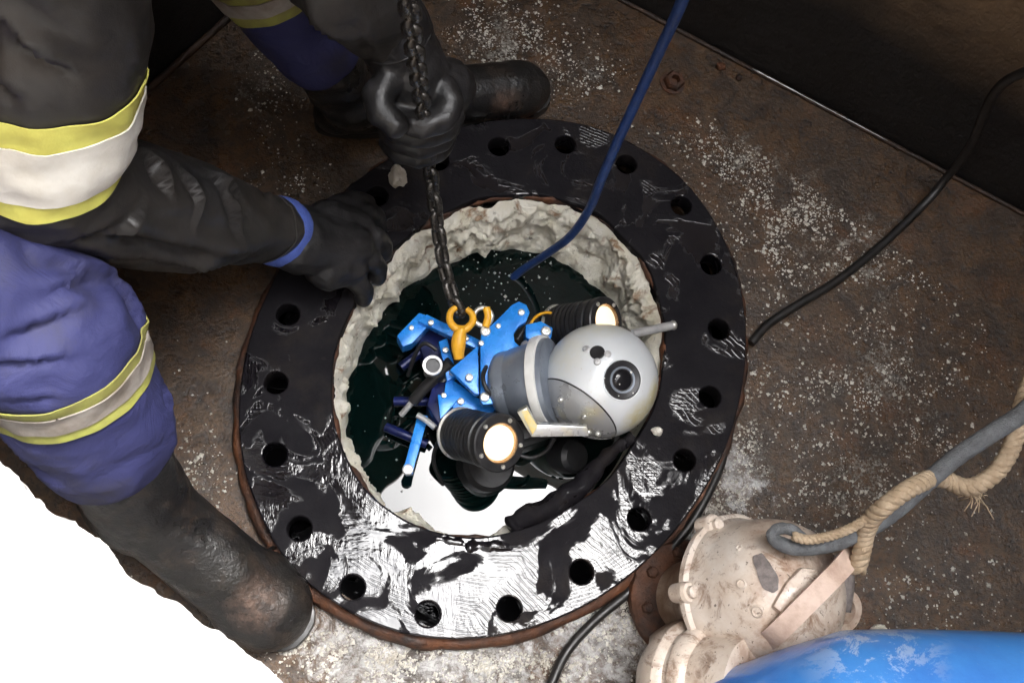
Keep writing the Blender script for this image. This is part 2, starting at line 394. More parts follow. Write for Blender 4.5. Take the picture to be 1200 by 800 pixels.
# ------------------------------------------------------------------ shaft: floor, walls, snow, water
CF = Vector((0, 0, 0))
def fl(u, v, z=0.):               # flange-plane coordinates: unit circle = bolt circle of the slightly oval flange
    return Vector((0.00626707 * u + 0.32132957 * v, 0.33926628 * u + 0.05258401 * v, z))
def ringpts(r, n, z=0., wob=0, seed=0.):
    out = []
    for i in range(n):
        a = -2 * math.pi * i / n
        k = r + (noise.noise(Vector((math.cos(a) * 3 + seed, math.sin(a) * 3, seed))) * wob if wob else 0)
        out.append(fl(math.cos(a) * k, math.sin(a) * k, z))
    return out
OUT_R, IN_R = 1.117, .735
A_ = Vector((-.181, .865, 0)); DR = Vector((.868, -.496, 0)).normalized(); DL = Vector((-.627, -.779, 0)).normalized()
B_ = A_ + DR * 1.85; D_ = A_ + DL * 1.75; N_ = B_ + DL * 1.75
H = 3.1
def fill2d(name, outer, holes, z, th, mat, bevel=0, parent=None):
    cu = bpy.data.curves.new('work', 'CURVE'); cu.dimensions = '2D'; cu.fill_mode = 'BOTH'
    cu.extrude = th / 2; cu.bevel_depth = bevel; cu.bevel_resolution = 2; cu.offset = -bevel
    for lp in [outer] + holes:
        s = cu.splines.new('POLY'); s.points.add(len(lp) - 1); s.use_cyclic_u = True
        for q, p in zip(s.points, lp): q.co = (p[0], p[1], 0, 1)
    o = bpy.data.objects.new('work', cu); COL.objects.link(o); bpy.context.view_layer.update()
    me = bpy.data.meshes.new_from_object(o.evaluated_get(bpy.context.evaluated_depsgraph_get()))
    bpy.data.objects.remove(o); me.name = name
    for x in me.vertices: x.co.z += z
    smooth(me); me.set_sharp_from_angle(angle=math.radians(30))
    return link(name, me, mat, parent)
fo = fill2d('floor', [A_, D_, N_, B_], [ringpts(1.07, 96)], -.01, .02, M_floor); tag(fo, kind='structure')
def wall(P, Q, out, top=H):
    t = .12; n = Vector(out).normalized()
    d = (Q - P).normalized()
    P, Q = P - d * .0, Q + d * .0
    v = []; f = []; nx, nz = 40, 60
    for j in range(nz + 1):
        for i in range(nx + 1):
            p = P.lerp(Q, i / nx) + Vector((0, 0, -.05 + (top + .05) * j / nz))
            p += n * (.004 * noise.noise(p * 6) + .004)
            v.append(p)
    for j in range(nz):
        for i in range(nx):
            a = j * (nx + 1) + i; f.append((a, a + 1, a + nx + 2, a + nx + 1))
    k = len(v)
    for z in (-.05, top):
        for p in (P, Q): v.append(p + n * t + Vector((0, 0, z)))
    f.append((k, k + 2, k + 3, k + 1))
    f.append((nz * (nx + 1), nz * (nx + 1) + nx, k + 3, k + 2))
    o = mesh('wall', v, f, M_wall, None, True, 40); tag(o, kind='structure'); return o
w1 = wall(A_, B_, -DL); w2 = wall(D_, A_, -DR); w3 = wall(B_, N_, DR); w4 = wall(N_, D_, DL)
# weld bead along the foot of the far wall, with its bright bare stretch
pts = [A_ + DR * (1.85 * i / 90) + DL * .004 + Vector((0, 0, .003 + .0015 * noise.noise(Vector((i * .7, 0, 0))))) for i in range(91)]
v, f = tube_vf(pts, lambda t: .0038 + .0012 * noise.noise(Vector((t * 160, 3, 0))), 8)
mesh('weld_bead', v, f, M_dark_rust, w1)
e = [at(880 + 160 * i / 20, 84 + 82 * i / 20, .0) for i in range(21)]
e = [A_ + DR * ((p - A_).dot(DR)) + DL * .006 + Vector((0, 0, .0075)) for p in e]
v, f = tube_vf(e, lambda t: .0004 + .0012 * abs(noise.noise(Vector((t * 9, 1, 0)))) * 2, 6); mesh('bare_edge', v, f, M_steel, w1)
pts = [D_ + (A_ - D_) * (i / 70) + DR * .006 + Vector((0, 0, .004)) for i in range(71)]
v, f = tube_vf(pts, lambda t: .006 + .001 * noise.noise(Vector((t * 120, 3, 0))), 8); mesh('weld_bead', v, f, M_dark_rust, w2)
# snow-covered ground around the mouth of the shaft
big = 60
outer = [A_ + (-DL - DR) * big, D_ + (DL - DR) * big, N_ + (DL + DR) * big, B_ + (DR - DL) * big]
k = .11
inner = [A_ + (-DL - DR) * k, D_ + (DL - DR) * k, N_ + (DL + DR) * k, B_ + (DR - DL) * k]
gr = fill2d('ground', outer, [inner], H - .02, .04, M_snow); tag(gr, kind='structure')
for (a0, b0_, inw, wdt) in ((D_, A_, DR, .30),):
    e = (b0_ - a0).normalized(); a0, b0_ = a0 - e * .05, b0_ + e * .05
    dk = prism('sky_blocker', [p + Vector((0, 0, H + .03)) for p in (a0 - inw * .1, b0_ - inw * .1, b0_ + inw * wdt, a0 + inw * wdt)], .05, M_wall, None, .003); tag(dk, kind='structure')  # strip added out of view to cut sky light on the upper left
# heaped snow in the near corner, higher than the floor and open to the sky
edge = [(-420, 400), (-260, 425), (-160, 460), (-60, 505), (0, 541), (22, 567), (45, 590), (94, 616), (127, 642), (141, 669), (176, 687), (210, 710), (240, 732), (277, 755),
        (311, 781), (335, 806), (380, 850), (440, 930), (500, 1030), (580, 1170)]
ZS = .72
ep = spline([at(x, y, ZS) for x, y in edge], 14)
ep = [p + Vector((noise.noise(p * 70), noise.noise(p * 70 + Vector((4, 0, 0))), 0)) * .004 + Vector((noise.noise(p * 190), noise.noise(p * 190 + Vector((4, 0, 0))), 0)) * .0012 for p in ep]
v = []; f = []; nr = 16
m = len(ep)
inn = (-DL + DR * 0).normalized()
for j, p in enumerate(ep):
    # distance from the edge back to the near wall
    wdir = Vector((-.62, -.78, 0))
    tmax = max(.03, ((N_ - p).dot(DL) - .01) / wdir.dot(DL))
    v.append(p + wdir * .09 + Vector((0, 0, -ZS)))
    v.append(p + wdir * .03 + Vector((0, 0, -.10)))
    for i in range(nr):
        t = (i / (nr - 1)) ** 1.4
        q = p + wdir * (tmax * t)
        q.z = ZS + .03 * (1 - math.exp(-t * 12)) + (.018 * noise.noise(q * 9) + .012 * noise.noise(q * 24)) * min(1, t * 8) - .012 * (i == 0)
        v.append(q)
R_ = nr + 2
for j in range(m - 1):
    for i in range(R_ - 1):
        a = j * R_ + i; f.append((a, a + 1, a + 1 + R_, a + R_))
sn = mesh('snow', v, f, M_snow, None, True); tag(sn, kind='structure')
# water in the pipe
WZ = -.085
wat = fill2d('water', ringpts(.80, 64), [], WZ - .02, .04, M_water); tag(wat, kind='structure')

# ------------------------------------------------------------------ flange
FT = .035
holes_px = [(584.6, 172.5), (662.5, 170), (734, 193), (798, 241.4), (833, 310.7), (842, 385.7), (832, 465), (802, 539), (749, 608), (681, 670),
            (596.7, 713), (501.4, 719), (413, 688), (351, 619), (322.5, 532.5), (323.7, 448.7)]
hc = [at(x, y, FT) for x, y in holes_px]
for i in range(16, 20):
    a = -2 * math.pi * i / 20; q = fl(math.cos(-a) * .99, math.sin(-a) * .99, FT); hc.append(q)
fg = thing('pipe_flange', (0, 0, 0), 'wet black steel flange ring with bolt holes around the flooded pipe opening', 'flange')
hl = []
for q in hc:
    hl.append([Vector((q.x + .0158 * math.cos(t), q.y + .0158 * math.sin(t), 0)) for t in [2 * math.pi * k / 20 for k in range(20)]])
fill2d('ring', ringpts(OUT_R, 128, 0, .006), [ringpts(IN_R, 96, 0, .02, 4.)] + hl, FT - .015, .030, M_flange, .0025, fg)
# rusty weld lip round the rim
v = []; f = []; n = 200; s = 10
for i in range(n):
    a = -2 * math.pi * i / n
    c0 = fl(math.cos(a) * (OUT_R + .008), math.sin(a) * (OUT_R + .008), .009); d = fl(math.cos(a), math.sin(a)).normalized()
    for k in range(s):
        t = 2 * math.pi * k / s
        rr = .0092 + .0050 * noise.noise(c0 * 45 + Vector((k * .5, 0, 0))) + .003 * noise.noise(c0 * 12)
        v.append(c0 + d * math.cos(t) * rr + Vector((0, 0, math.sin(t) * rr * 1.25)))
for i in range(n):
    for k in range(s):
        f.append((i * s + k, i * s + (k + 1) % s, ((i + 1) % n) * s + (k + 1) % s, ((i + 1) % n) * s + k))
mesh('rust_lip', v, f, M_rust, fg)
v = []; f = []; n = 160; q8 = 8
for i in range(n):
    a = -2 * math.pi * i / n; u_ = Vector((math.cos(a), math.sin(a), 0)); kk = IN_R + .002 + .008 * noise.noise(u_ * 9)
    c0 = fl(u_.x * kk, u_.y * kk, .026)
    rr = max(.0003, .0020 + .0085 * noise.noise(c0 * 22) + .004 * noise.noise(c0 * 70))
    d = fl(u_.x, u_.y).normalized()
    for k in range(q8): t = 2 * math.pi * k / q8; v.append(c0 + d * math.cos(t) * rr + Vector((0, 0, math.sin(t) * rr * 1.9)))
for i in range(n):
    for k in range(q8): f.append((i * q8 + k, i * q8 + (k + 1) % q8, ((i + 1) % n) * q8 + (k + 1) % q8, ((i + 1) % n) * q8 + k))
mesh('rust_edge', v, f, M_rust, fg)
# pipe below
fill2d('lower_ring', ringpts(1.10, 96), [ringpts(.775, 96)], -.11, .02, M_flange, 0, fg)
v = []; f = []; n = 96
for z in (.0, -.5):
    v += ringpts(.775, n, z)
for i in range(n): f.append((i, (i + 1) % n, n + (i + 1) % n, n + i))
mesh('pipe_wall', v, f, M_pipe, fg)
# mineral scale lining: lumpy, thick at the far side
v = []; f = []; n, m = 560, 48
for i in range(n):
    a = -2 * math.pi * i / n
    u = Vector((math.cos(a), math.sin(a), 0))           # u.x -> image up, u.y -> image right
    far = max(0, .5 + .5 * (u.x * .80 + u.y * .50))
    lowright = max(0., 1 - abs(math.atan2(u.y, u.x) - 2.30) / .55)
    for j in range(m):
        t = j / (m - 1)
        z = .024 - .13 * t
        q = fl(u.x, u.y, z) * .24; q.z = z
        q0 = fl(u.x * .745, u.y * .745, z)
        lump = (noise.noise(q0 * 20) * .7 + noise.noise(q0 * 42 + Vector((3, 1, 0))) * .6 + (abs(noise.noise(q0 * 85)) - .2) * .55 + noise.noise(q0 * 170) * .22)
        nod = .62 - noise.voronoi(q0 * 34)[0][0]
        nod2 = .62 - noise.voronoi(q0 * 80)[0][0]
        th = (.032 + .084 * far * (.25 + .75 * t)) + .030 * lump + .050 * nod + .022 * nod2
        th *= 1 + .75 * noise.noise(u * 2.3 + Vector((2, 5, 0))) + .45 * noise.noise(u * 6 + Vector((7, 1, 0)))
        th *= (1 - .85 * min(1, lowright * 1.6))
        th *= min(1, .35 + t * 6)
        wl = max(0., 1 - abs(z - WZ) / .035); th = th * (1 - wl) + (.040 + .085 * far + .030 * noise.noise(u * 5 + Vector((3, 3, 0))) + .018 * nod) * wl * (1 - .85 * min(1, lowright * 1.6)) + 0
        k = .752 - max(th, .001)
        v.append(fl(u.x * k, u.y * k, z + .006 * noise.noise(q0 * 70 + Vector((0, 7, 0)))))
for i in range(n):
    for j in range(m - 1):
        a, b = i * m + j, ((i + 1) % n) * m + j; f.append((a, b, b + 1, a + 1))
mesh('mineral_crust', v, f, M_scale, fg)
# torn black gasket lying on the lower right of the opening
gp = [(598, 618), (612, 607), (640, 596), (668, 578), (692, 556), (716, 530), (742, 511)]
v, f = tube_vf(spline([at(x, y, .030) for x, y in gp], 8), lambda t: .016 * (.45 + .55 * math.sin(math.pi * min(1, t * .95 + .12))) + .004 * noise.noise(Vector((t * 14, 0, 0))), 12)
v = [p + Vector((noise.noise(p * 60), noise.noise(p * 60 + Vector((5, 0, 0))), noise.noise(p * 60 + Vector((0, 5, 0))))) * .005 for p in v]
mesh('torn_gasket', v, f, M_flange, fg)
gp = [(505, 630), (535, 636), (565, 641), (600, 640), (640, 632)]
v, f = tube_vf(spline([at(x, y, .030) for x, y in gp], 8), lambda t: .011 * (.5 + .5 * math.sin(math.pi * t)) + .003 * noise.noise(Vector((t * 14, 4, 0))), 10)
v = [p + Vector((noise.noise(p * 70), noise.noise(p * 70 + Vector((5, 0, 0))), noise.noise(p * 70 + Vector((0, 5, 0))))) * .005 for p in v]
mesh('torn_gasket', v, f, M_flange, fg)

# ------------------------------------------------------------------ inspection robot
HC = at(704, 446, .055); HR = 67 * ppx(HC)
rb = thing('inspection_robot', at(600, 450, WZ), 'blue and silver pipe inspection robot with a ball camera head floating in the opening', 'robot')
def on_ball(px, py, lift=0):
    d = (RX * ((px - 600) / F) + RY * ((400 - py) / F) - RZ).normalized()
    oc = CAM - HC; b = d.dot(oc); disc = b * b - (oc.dot(oc) - HR * HR)
    p = CAM + d * (-b - math.sqrt(max(disc, 0)))
    n = (p - HC).normalized(); return p + n * lift, n
def bm_obj(name, bm, mat, parent, sharp=35):
    me = bpy.data.meshes.new(name); bm.to_mesh(me); bm.free(); smooth(me); me.set_sharp_from_angle(angle=math.radians(sharp))
    return link(name, me, mat, parent)
def bolt(p, n, r, parent, mat=None, name='bolt'):
    return lathe(name, p, n, [(r, -.003), (r, .0012), (r * .8, .0024), (r * .42, .0026), (r * .36, .0014), (.0001, .0012)], mat or M_bolt, parent, 12, 30)
head = link('camera_head', bpy.data.meshes.new('camera_head'), M_silver, rb)
s1, _ = on_ball(642, 445); s2, _ = on_ball(684, 460); s3, _ = on_ball(721, 503)
sn_ = (s2 - s1).cross(s3 - s1).normalized()
low = on_ball(660, 500)[0]
if (low - s1).dot(sn_) < 0: sn_ = -sn_
bm = bmesh.new(); bmesh.ops.create_uvsphere(bm, u_segments=64, v_segments=40, radius=HR)
bmesh.ops.translate(bm, verts=bm.verts, vec=HC)
# flat recess seat for the lens and a slight flattening of the front face
lp, ln = on_ball(731, 445)
for x in bm.verts:
    d = (x.co - HC).dot(ln)
    if d > HR * .94: x.co -= ln * (d - HR * .94)
bm.to_mesh(head.data); bm.free(); smooth(head.data); head.data.set_sharp_from_angle(angle=math.radians(50))
bm = bmesh.new(); bmesh.ops.create_uvsphere(bm, u_segments=64, v_segments=40, radius=HR * 1.022)
bmesh.ops.translate(bm, verts=bm.verts, vec=HC)
bmesh.ops.bisect_plane(bm, geom=bm.verts[:] + bm.edges[:] + bm.faces[:], plane_co=s1 + sn_ * .0012, plane_no=-sn_, clear_outer=True)
ed = [e for e in bm.edges if e.is_boundary]
r = bmesh.ops.extrude_edge_only(bm, edges=ed)
for e in r['geom']:
    if isinstance(e, bmesh.types.BMVert): e.co = HC + (e.co - HC) * .96
bm_obj('lower_shell', bm, M_lsilver, head)
# dark seam just above the lower shell
h = (s1 - HC).dot(sn_); rr = math.sqrt(max(HR * HR - h * h, 1e-6)) + .0004
u, v_, w = basis(sn_)
v, f = tube_vf([HC + sn_ * (h - .0004) + (u * math.cos(t) + v_ * math.sin(t)) * rr for t in [2 * math.pi * k / 90 for k in range(91)]], .0014, 6, False)
mesh('seam', v, f, M_black, head)
# lens
lc = HC + ln * HR * .94; q = HR / 67
lz = lathe('lens', lc, ln, [(24 * q, -.004), (24 * q, .0003), (23.4 * q, .0009), (22.4 * q, .0008), (21.6 * q, -.002), (20 * q, -.0045)], M_silver, head, 40)
lathe('lens_bezel', lc, ln, [(22 * q, -.004), (22 * q, .0010), (21 * q, .0018), (18.8 * q, .0016), (17.5 * q, .0008), (.0001, .0008)], M_black, head, 40)
lathe('lens_glass', lc, ln, [(11.5 * q, .0006), (10.5 * q, .0016), (8 * q, .0026), (4 * q, .0033), (.0001, .0034)], M_glass, head, 32)
lathe('lens_ring', lc + ln * .0002, ln, [(12.6 * q, .0006), (12.9 * q, .0016), (14.6 * q, .0018), (15.2 * q, .0006)], M_neck, head, 40, closed=False)
# trefoil socket with screws
p, n = on_ball(700, 413, .0004)
lathe('socket', p, n, [(8.5 * q, -.003), (8.5 * q, .0009), (7.5 * q, .0013), (5.5 * q, .0009), (.0001, .0008)], M_black, head, 20)
for (x, y) in ((687, 409), (712, 415), (700, 424)):
    p, n = on_ball(x, y, .0006); bolt(p, n, 4.2 * q, head, M_steel, 'screw')
for (x, y) in ((640, 462), (658, 468), (685, 487), (690, 505), (701, 507)):
    p, n = on_ball(x, y, .0022); bolt(p, n, 3.3 * q, head, None, 'screw')
# steel pin standing off the head
p, n = on_ball(746, 390)
tip = at(789, 381, .075)
tube('guide_pin', [p - (tip - p) * .1, p.lerp(tip, .5), tip], 5.2 * q, M_steel, rb, 14, 4)
lathe('pin_tip', tip, tip - p, [(5.2 * q, -.003), (6.0 * q, -.0006), (5.5 * q, .002), (3.5 * q, .004), (.0001, .0048)], M_bolt, rb, 14)
# neck and white collar
nk0, nk1 = at(588, 452, .02), at(640, 446, .05); ax = nk1 - nk0
nr_ = 41 * q
lathe('neck', nk0, ax, [(nr_ * .80, -.006), (nr_ * .96, .0), (nr_, .006), (nr_, .018), (nr_ * 1.03, .020), (nr_ * 1.10, ax.length * .6), (nr_ * 1.24, ax.length), (nr_ * 1.2, ax.length + .01)], M_neck, rb, 48)
lathe('collar', at(634, 446, .047), ax, [(nr_ * 1.20, -.004), (nr_ * 1.27, -.003), (nr_ * 1.30, .004), (nr_ * 1.30, .010), (nr_ * 1.1, .012)], M_white, rb, 48)
for (x, y, z) in ((604, 437, .062), (607, 465, .06), (618, 432, .066)):
    pp = at(x, y, z); bolt(pp, Vector((0, -.1, 1)), .0035, rb)
# bracket under the head, with a yellow patch on its face
bp_ = [at(606, 483, .105), at(617, 477, .108), at(629, 497, .108), at(688, 500, .112), at(690, 511, .104), at(623, 512, .098)]
prism('head_bracket', bp_, .016, M_lsilver, rb, .0015)
yp = [at(611, 482, .110), at(618, 480, .111), at(630, 499, .111), at(624, 509, .1045)]
prism('bracket_patch', yp, .0012, simple('yellow_patch', (.75, .52, .10), (.62, .55, .30), 60), rb, .0003)
# lamps
def lamp(front, back, r, glow_r, parent):
    a = (front - back); L = a.length; w_ = a.normalized(); q_ = ppx(front)
    prof = [(r * .55, -.012), (r * .9, -.008), (r * .92, 0)]
    nrib = 6
    for k in range(nrib):
        t0 = L * (.08 + .56 * k / nrib); t1 = t0 + L * .56 / nrib
        prof += [(r * .88, t0), (r * .97, t0 + .0006), (r * .97, t1 - .002), (r * .88, t1 - .0016)]
    prof += [(r * .92, L * .66), (r * 1.0, L * .70), (r * 1.0, L * .80), (r * .90, L * .82), (r * .90, L * .86), (r * 1.04, L * .88), (r * 1.04, L * .985), (r * .99, L), (glow_r * 1.12, L), (glow_r * 1.08, L - .006), (.0001, L - .008)]
    h_ = lathe('lamp_housing', back, w_, prof, M_black, parent, 48, 30)
    lathe('back_ring', back, w_, [(r * .9, -.006), (r * 1.0, -.004), (r * 1.0, -.001), (r * .92, .0)], M_yellow if False else M_bolt, h_, 36)
    lathe('reflector', back + w_ * (L - .0055), w_, [(glow_r * 1.16, .0065), (glow_r * 1.10, .0062), (glow_r * .98, .001)], M_amber, h_, 40, closed=False)
    lathe('lamp_lens', back + w_ * (L - .004), w_, [(glow_r, -.002), (glow_r, .0012), (glow_r * .8, .0028), (glow_r * .4, .0038), (.0001, .004)], M_glow, h_, 36)
    u, v_, _ = basis(w_)
    for k in range(5):
        t = 2 * math.pi * (k / 5 + .07)
        bolt(front + (u * math.cos(t) + v_ * math.sin(t)) * r * .86, w_, r * .085, h_)
    return h_
f1, b1_ = at(586, 519, .085), at(541, 508, -.0)
lamp(f1, b1_, 33.5 * ppx(f1), 21 * ppx(f1), rb)
f2, b2_ = at(711, 377, .05), at(655, 384, -.02)
lamp(f2, b2_, 29 * ppx(f2), 19 * ppx(f2), rb)
# blue bracket plates
def zz(pts, z): return [at(x, y, z) for x, y in pts]
prism('side_plate', zz([(527, 433), (560, 405), (561.5, 462), (556, 461)], .042), .012, M_blue, rb)
prism('main_plate', zz([(563, 403), (564, 390), (580, 377), (600, 357), (608, 353), (617, 357), (621, 366), (617, 376), (607, 383), (602, 391), (603, 400), (612, 408),
                        (600, 419), (592, 432), (588, 450), (585, 464), (577, 473), (566, 474), (563, 470)], .046), .014, M_blue, rb)
for (x, y, r) in ((550, 442, 5), (583, 441, 3.6), (568, 465, 6), (569, 388, 6.5), (564, 402, 3.6), (584, 382, 3.5), (611, 366, 4.5)):
    bolt(at(x, y, .048), Vector((0, 0, 1)), r * .00113, rb)
prism('hinge_block', zz([(616, 380), (634, 376), (648, 384), (646, 397), (630, 402), (616, 395)], .04), .03, M_blue, rb, .002)
bolt(at(640, 388, .042), Vector((0, 0, 1)), .0075, rb)
v, f = tube_vf(spline([at(614, 402, .04), at(622, 410, .045), at(634, 404, .045), at(640, 395, .042)], 6), .006, 10); mesh('clevis', v, f, M_steel, rb)
prism('corner_block', zz([(465, 393), (491, 366), (505, 371), (506, 377), (489, 396), (483, 402), (472, 406)], .0), .03, M_blue, rb, .002)
bolt(at(482, 384, .002), Vector((0, 0, 1)), .004, rb)
prism('body_frame', zz([(488, 396), (508, 376), (530, 388), (530, 430), (514, 444), (498, 424)], -.03), .05, M_dblue, rb, .003)
prism('lower_frame', zz([(508, 448), (538, 446), (556, 470), (540, 492), (516, 500), (500, 474)], -.01), .05, M_dblue, rb, .003)
prism('cross_beam', zz([(490, 376), (500, 368), (566, 400), (562, 410)], .010), .016, M_blue, rb)
prism('cross_beam', zz([(514, 400), (524, 396), (536, 440), (524, 446)], .016), .018, M_blue, rb)
prism('lower_plate', zz([(524, 440), (560, 466), (586, 476), (560, 496), (536, 486), (520, 462)], .004), .02, M_blue, rb)
for (x, y, z_, r) in ((505, 378, .014, 4), (546, 396, .014, 4), (522, 410, .02, 4), (530, 436, .02, 4), (540, 470, .008, 4.5), (556, 486, .008, 4)):
    bolt(at(x, y, z_), Vector((0, 0, 1)), r * .00113, rb)
tube('ram', [at(484, 470, -.03), at(500, 452, -.01), at(528, 424, .02)], .0085, M_black, rb, 14, 4)
tube('ram_rod', [at(470, 486, -.045), at(484, 470, -.03)], .0045, M_steel, rb, 12, 3)
for x0, y0, x1, y1, z_ in ((470, 430, 520, 392, -.05), (462, 470, 512, 470, -.055), (452, 500, 500, 520, -.07)):
    tube('frame_tube', [at(x0, y0, z_), at((x0 + x1) / 2, (y0 + y1) / 2, z_ + .004), at(x1, y1, z_)], .007, M_dblue, rb, 12, 3)
prism('gusset', zz([(513, 462), (540, 464), (526, 480), (516, 491)], .012), .008, M_blue, rb)
bolt(at(520, 463, .014), Vector((0, 0, 1)), .004, rb)
pr = at(507, 428, .03)
lathe('tube_socket', pr, RZ + Vector((.1, .2, 0)), [(10.5 * .00115, -.05), (12 * .00115, -.002), (12.5 * .00115, .0), (12 * .00115, .0015), (9 * .00115, .001), (8.8 * .00115, -.02), (.0001, -.021)], M_steel, rb, 28)
lathe('bore_shade_disc', pr - RZ * .003, RZ + Vector((.1, .2, 0)), [(8.9 * .00115, -.002), (8.9 * .00115, .0), (.0001, .0)], M_black, rb, 24)  # black disc painted in for the darkness inside the tube
prism('swing_arm', zz([(490, 484), (502, 487), (486, 545), (484, 555), (476, 556), (471, 549), (475, 541)], -.035), .012, M_blue, rb)
bolt(at(478, 550, -.033), Vector((0, 0, 1)), .008, rb, M_steel)
tube('handle', [at(489, 486, -.02), at(499, 492, -.018), at(510, 501, -.016)], .0045, M_steel, rb, 10, 4)
lathe('lower_motor', at(560, 548, -.11), Vector((.25, -.1, 1)), [(.036, -.03), (.040, 0), (.040, .05), (.034, .058), (.0001, .058)], M_black, rb, 32)
lathe('wheel', at(648, 535, -.11), Vector((.6, -.2, 1)), [(.02, -.02), (.026, 0), (.026, .05), (.02, .056), (.0001, .056)], M_black, rb, 28)
prism('chassis', zz([(540, 420), (640, 400), (690, 430), (690, 490), (600, 520), (545, 500)], -.03), .06, M_black, rb, .004)

for pts_ in ([(530, 500, .0), (515, 515, -.02), (508, 540, -.05), (520, 570, -.09)], [(645, 372, .0), (634, 368, .01), (620, 378, .02), (606, 398, .02)], [(600, 530, .02), (622, 536, .02), (640, 528, .03), (650, 512, .05)],
             [(512, 410, .0), (498, 402, .0), (488, 412, -.02), (478, 440, -.06)], [(575, 420, .03), (566, 440, .056), (572, 458, .056), (590, 470, .04)]):
    tube('wire', [at(*q_) for q_ in pts_], .0032, M_black, rb, 8, 6)
tube('wire', [at(655, 372, .0), at(642, 366, .012), at(627, 372, .02), at(618, 388, .03)], .0022, M_yellow, rb, 8, 6)
v = []; f = []
for k in range(70):
    p, n = on_ball(704 + random.gauss(0, 34), 446 + random.gauss(0, 34), .0002)
    if (p - HC).length > HR * 1.05: continue
    r_ = .0007 * math.exp(random.gauss(0, .35)); u, v2, _ = basis(n); o0_ = len(v)
    for k2 in range(8): v.append(p + (u * math.cos(k2 * .7854) + v2 * math.sin(k2 * .7854)) * r_)
    v.append(p + n * r_ * .8)
    f += [(o0_ + k2, o0_ + (k2 + 1) % 8, o0_ + 8) for k2 in range(8)]
wd_ = mesh('white_drop_glints', v, f, M_white, head); tag(wd_, kind='stuff')  # drops coloured flat white, their glints painted in

# ------------------------------------------------------------------ chain with yellow hook
def link_mesh(L, Wd, r):
    pts = []
    hl_, hw = L / 2 - Wd / 2, Wd / 2 - r
    for k in range(9): t = math.pi * k / 8; pts.append(Vector((hw * math.cos(t), hl_ + hw * math.sin(t), 0)))
    for k in range(9): t = math.pi + math.pi * k / 8; pts.append(Vector((hw * math.cos(t), -hl_ + hw * math.sin(t), 0)))
    n = len(pts); s = 7; v = []; f = []
    for i, p in enumerate(pts):
        T = (pts[(i + 1) % n] - pts[i - 1]).normalized(); nn = Vector((T.y, -T.x, 0))
        for k in range(s): a = 2 * math.pi * k / s; v.append(p + nn * math.cos(a) * r + Vector((0, 0, math.sin(a) * r)))
    for i in range(n):
        for k in range(s): f.append((i * s + k, i * s + (k + 1) % s, ((i + 1) % n) * s + (k + 1) % s, ((i + 1) % n) * s + k))
    me = bpy.data.meshes.new('link'); me.from_pydata([tuple(x) for x in v], [], f); me.update(); smooth(me); me.materials.append(M_chain); return me
ch = thing('lifting_chain', at(540, 372, .03), 'dark steel chain running through the gloved fist down to the robot', 'chain')
cp = spline([at(476, -60, .76), at(479, 0, .66), at(486, 60, .54), at(494, 118, .385), at(503, 190, .22), at(511, 250, .13), at(520, 310, .08), at(534, 356, .055), at(541, 364, .05)], 60)
PITCH = .0255; lm = link_mesh(.0362, .0235, .0052)
acc = 0; k = 0; last = cp[0]; frs = frames(cp)
for i in range(1, len(cp)):
    acc += (cp[i] - cp[i - 1]).length
    if acc >= PITCH:
        acc -= PITCH
        o = bpy.data.objects.new('link', lm); COL.objects.link(o)
        T = frs[i][0]; side = Vector((1, .25, .3)).cross(T).normalized(); X = side if k % 2 else T.cross(side)
        X = (Quaternion(T, math.radians(38)) @ X).normalized()
        Mx = Matrix((X, T, X.cross(T))).transposed().to_4x4(); Mx.translation = cp[i]
        o.parent = ch; o.matrix_parent_inverse = Matrix.Translation(ch.location).inverted(); o.matrix_basis = Mx
        k += 1
hk = [(547, 362), (553, 368), (554, 376), (548, 384), (540, 386), (532, 383), (527, 375), (528, 366), (534, 360)]
tube('hook', zz(hk, .056), lambda t: .0060 * (1 - .45 * abs(t - .5) * 1.2), M_yellow, ch, 12, 6)
v, f = tube_vf(spline([at(541, 384, .056), at(538, 396, .052), at(537, 408, .047), at(538, 420, .04)], 6), lambda t: .0075 + .0030 * math.sin(math.pi * min(1, t * 1.1)), 14); mesh('hook_shank', v, f, M_yellow, ch)
v, f = tube_vf([at(566, 371, .052) + (RX * math.cos(t) + RY * math.sin(t)) * .0125 for t in [2 * math.pi * k / 28 for k in range(29)]], .0034, 8, False)
mesh('shackle_ring', v, f, M_bolt, rb)
v, f = tube_vf(spline([at(570, 360, .058), at(572, 371, .055), at(569, 383, .05)], 6), .0055, 10); mesh('yellow_pin', v, f, M_yellow, rb)

# ------------------------------------------------------------------ ropes and cables
t = tube('blue_cable', [Vector((.30, .52, 3.05)), Vector((.22, .40, 1.9)), at(850, -190, .80), at(815, -50, .66), at(800, 0, .60), at(772, 62, .50), at(745, 120, .41), at(722, 170, .33), at(704, 212, .25), at(690, 246, .17), at(668, 277, .08), at(640, 298, -.0), at(610, 318, -.07), at(580, 345, -.13)], .0062, M_bluerope, None, 12, 8)
tag(t, 'thin blue cable hanging down from the top into the pipe opening', 'cable')
t = tube('black_cable', [at(1260, 70, .42), at(1200, 85, .36), at(1165, 110, .28), at(1138, 170, .14), at(1112, 205, .06), at(1085, 237, .025), at(1040, 281, .013), at(985, 326, .012), at(935, 357, .012), at(900, 380, .012), at(880, 402, .012)], .0068, M_blackcable, None, 12, 8)
tag(t, 'thin black cable trailing off the dark wall across the rusty floor to the flange', 'cable')
t = tube('black_hose', [at(850, 520, .012), at(843, 548, .014), at(826, 585, .016), at(803, 622, .016), at(770, 660, .014), at(735, 695, .012), at(700, 724, .012), at(668, 758, .012), at(650, 792, .012), at(640, 830, .012), at(660, 910, .012), at(740, 1000, .012), at(860, 1060, .012)], .0066, M_blackcable, None, 12, 8)
tag(t, 'glossy black hose lying along the lower right rim of the flange', 'hose')
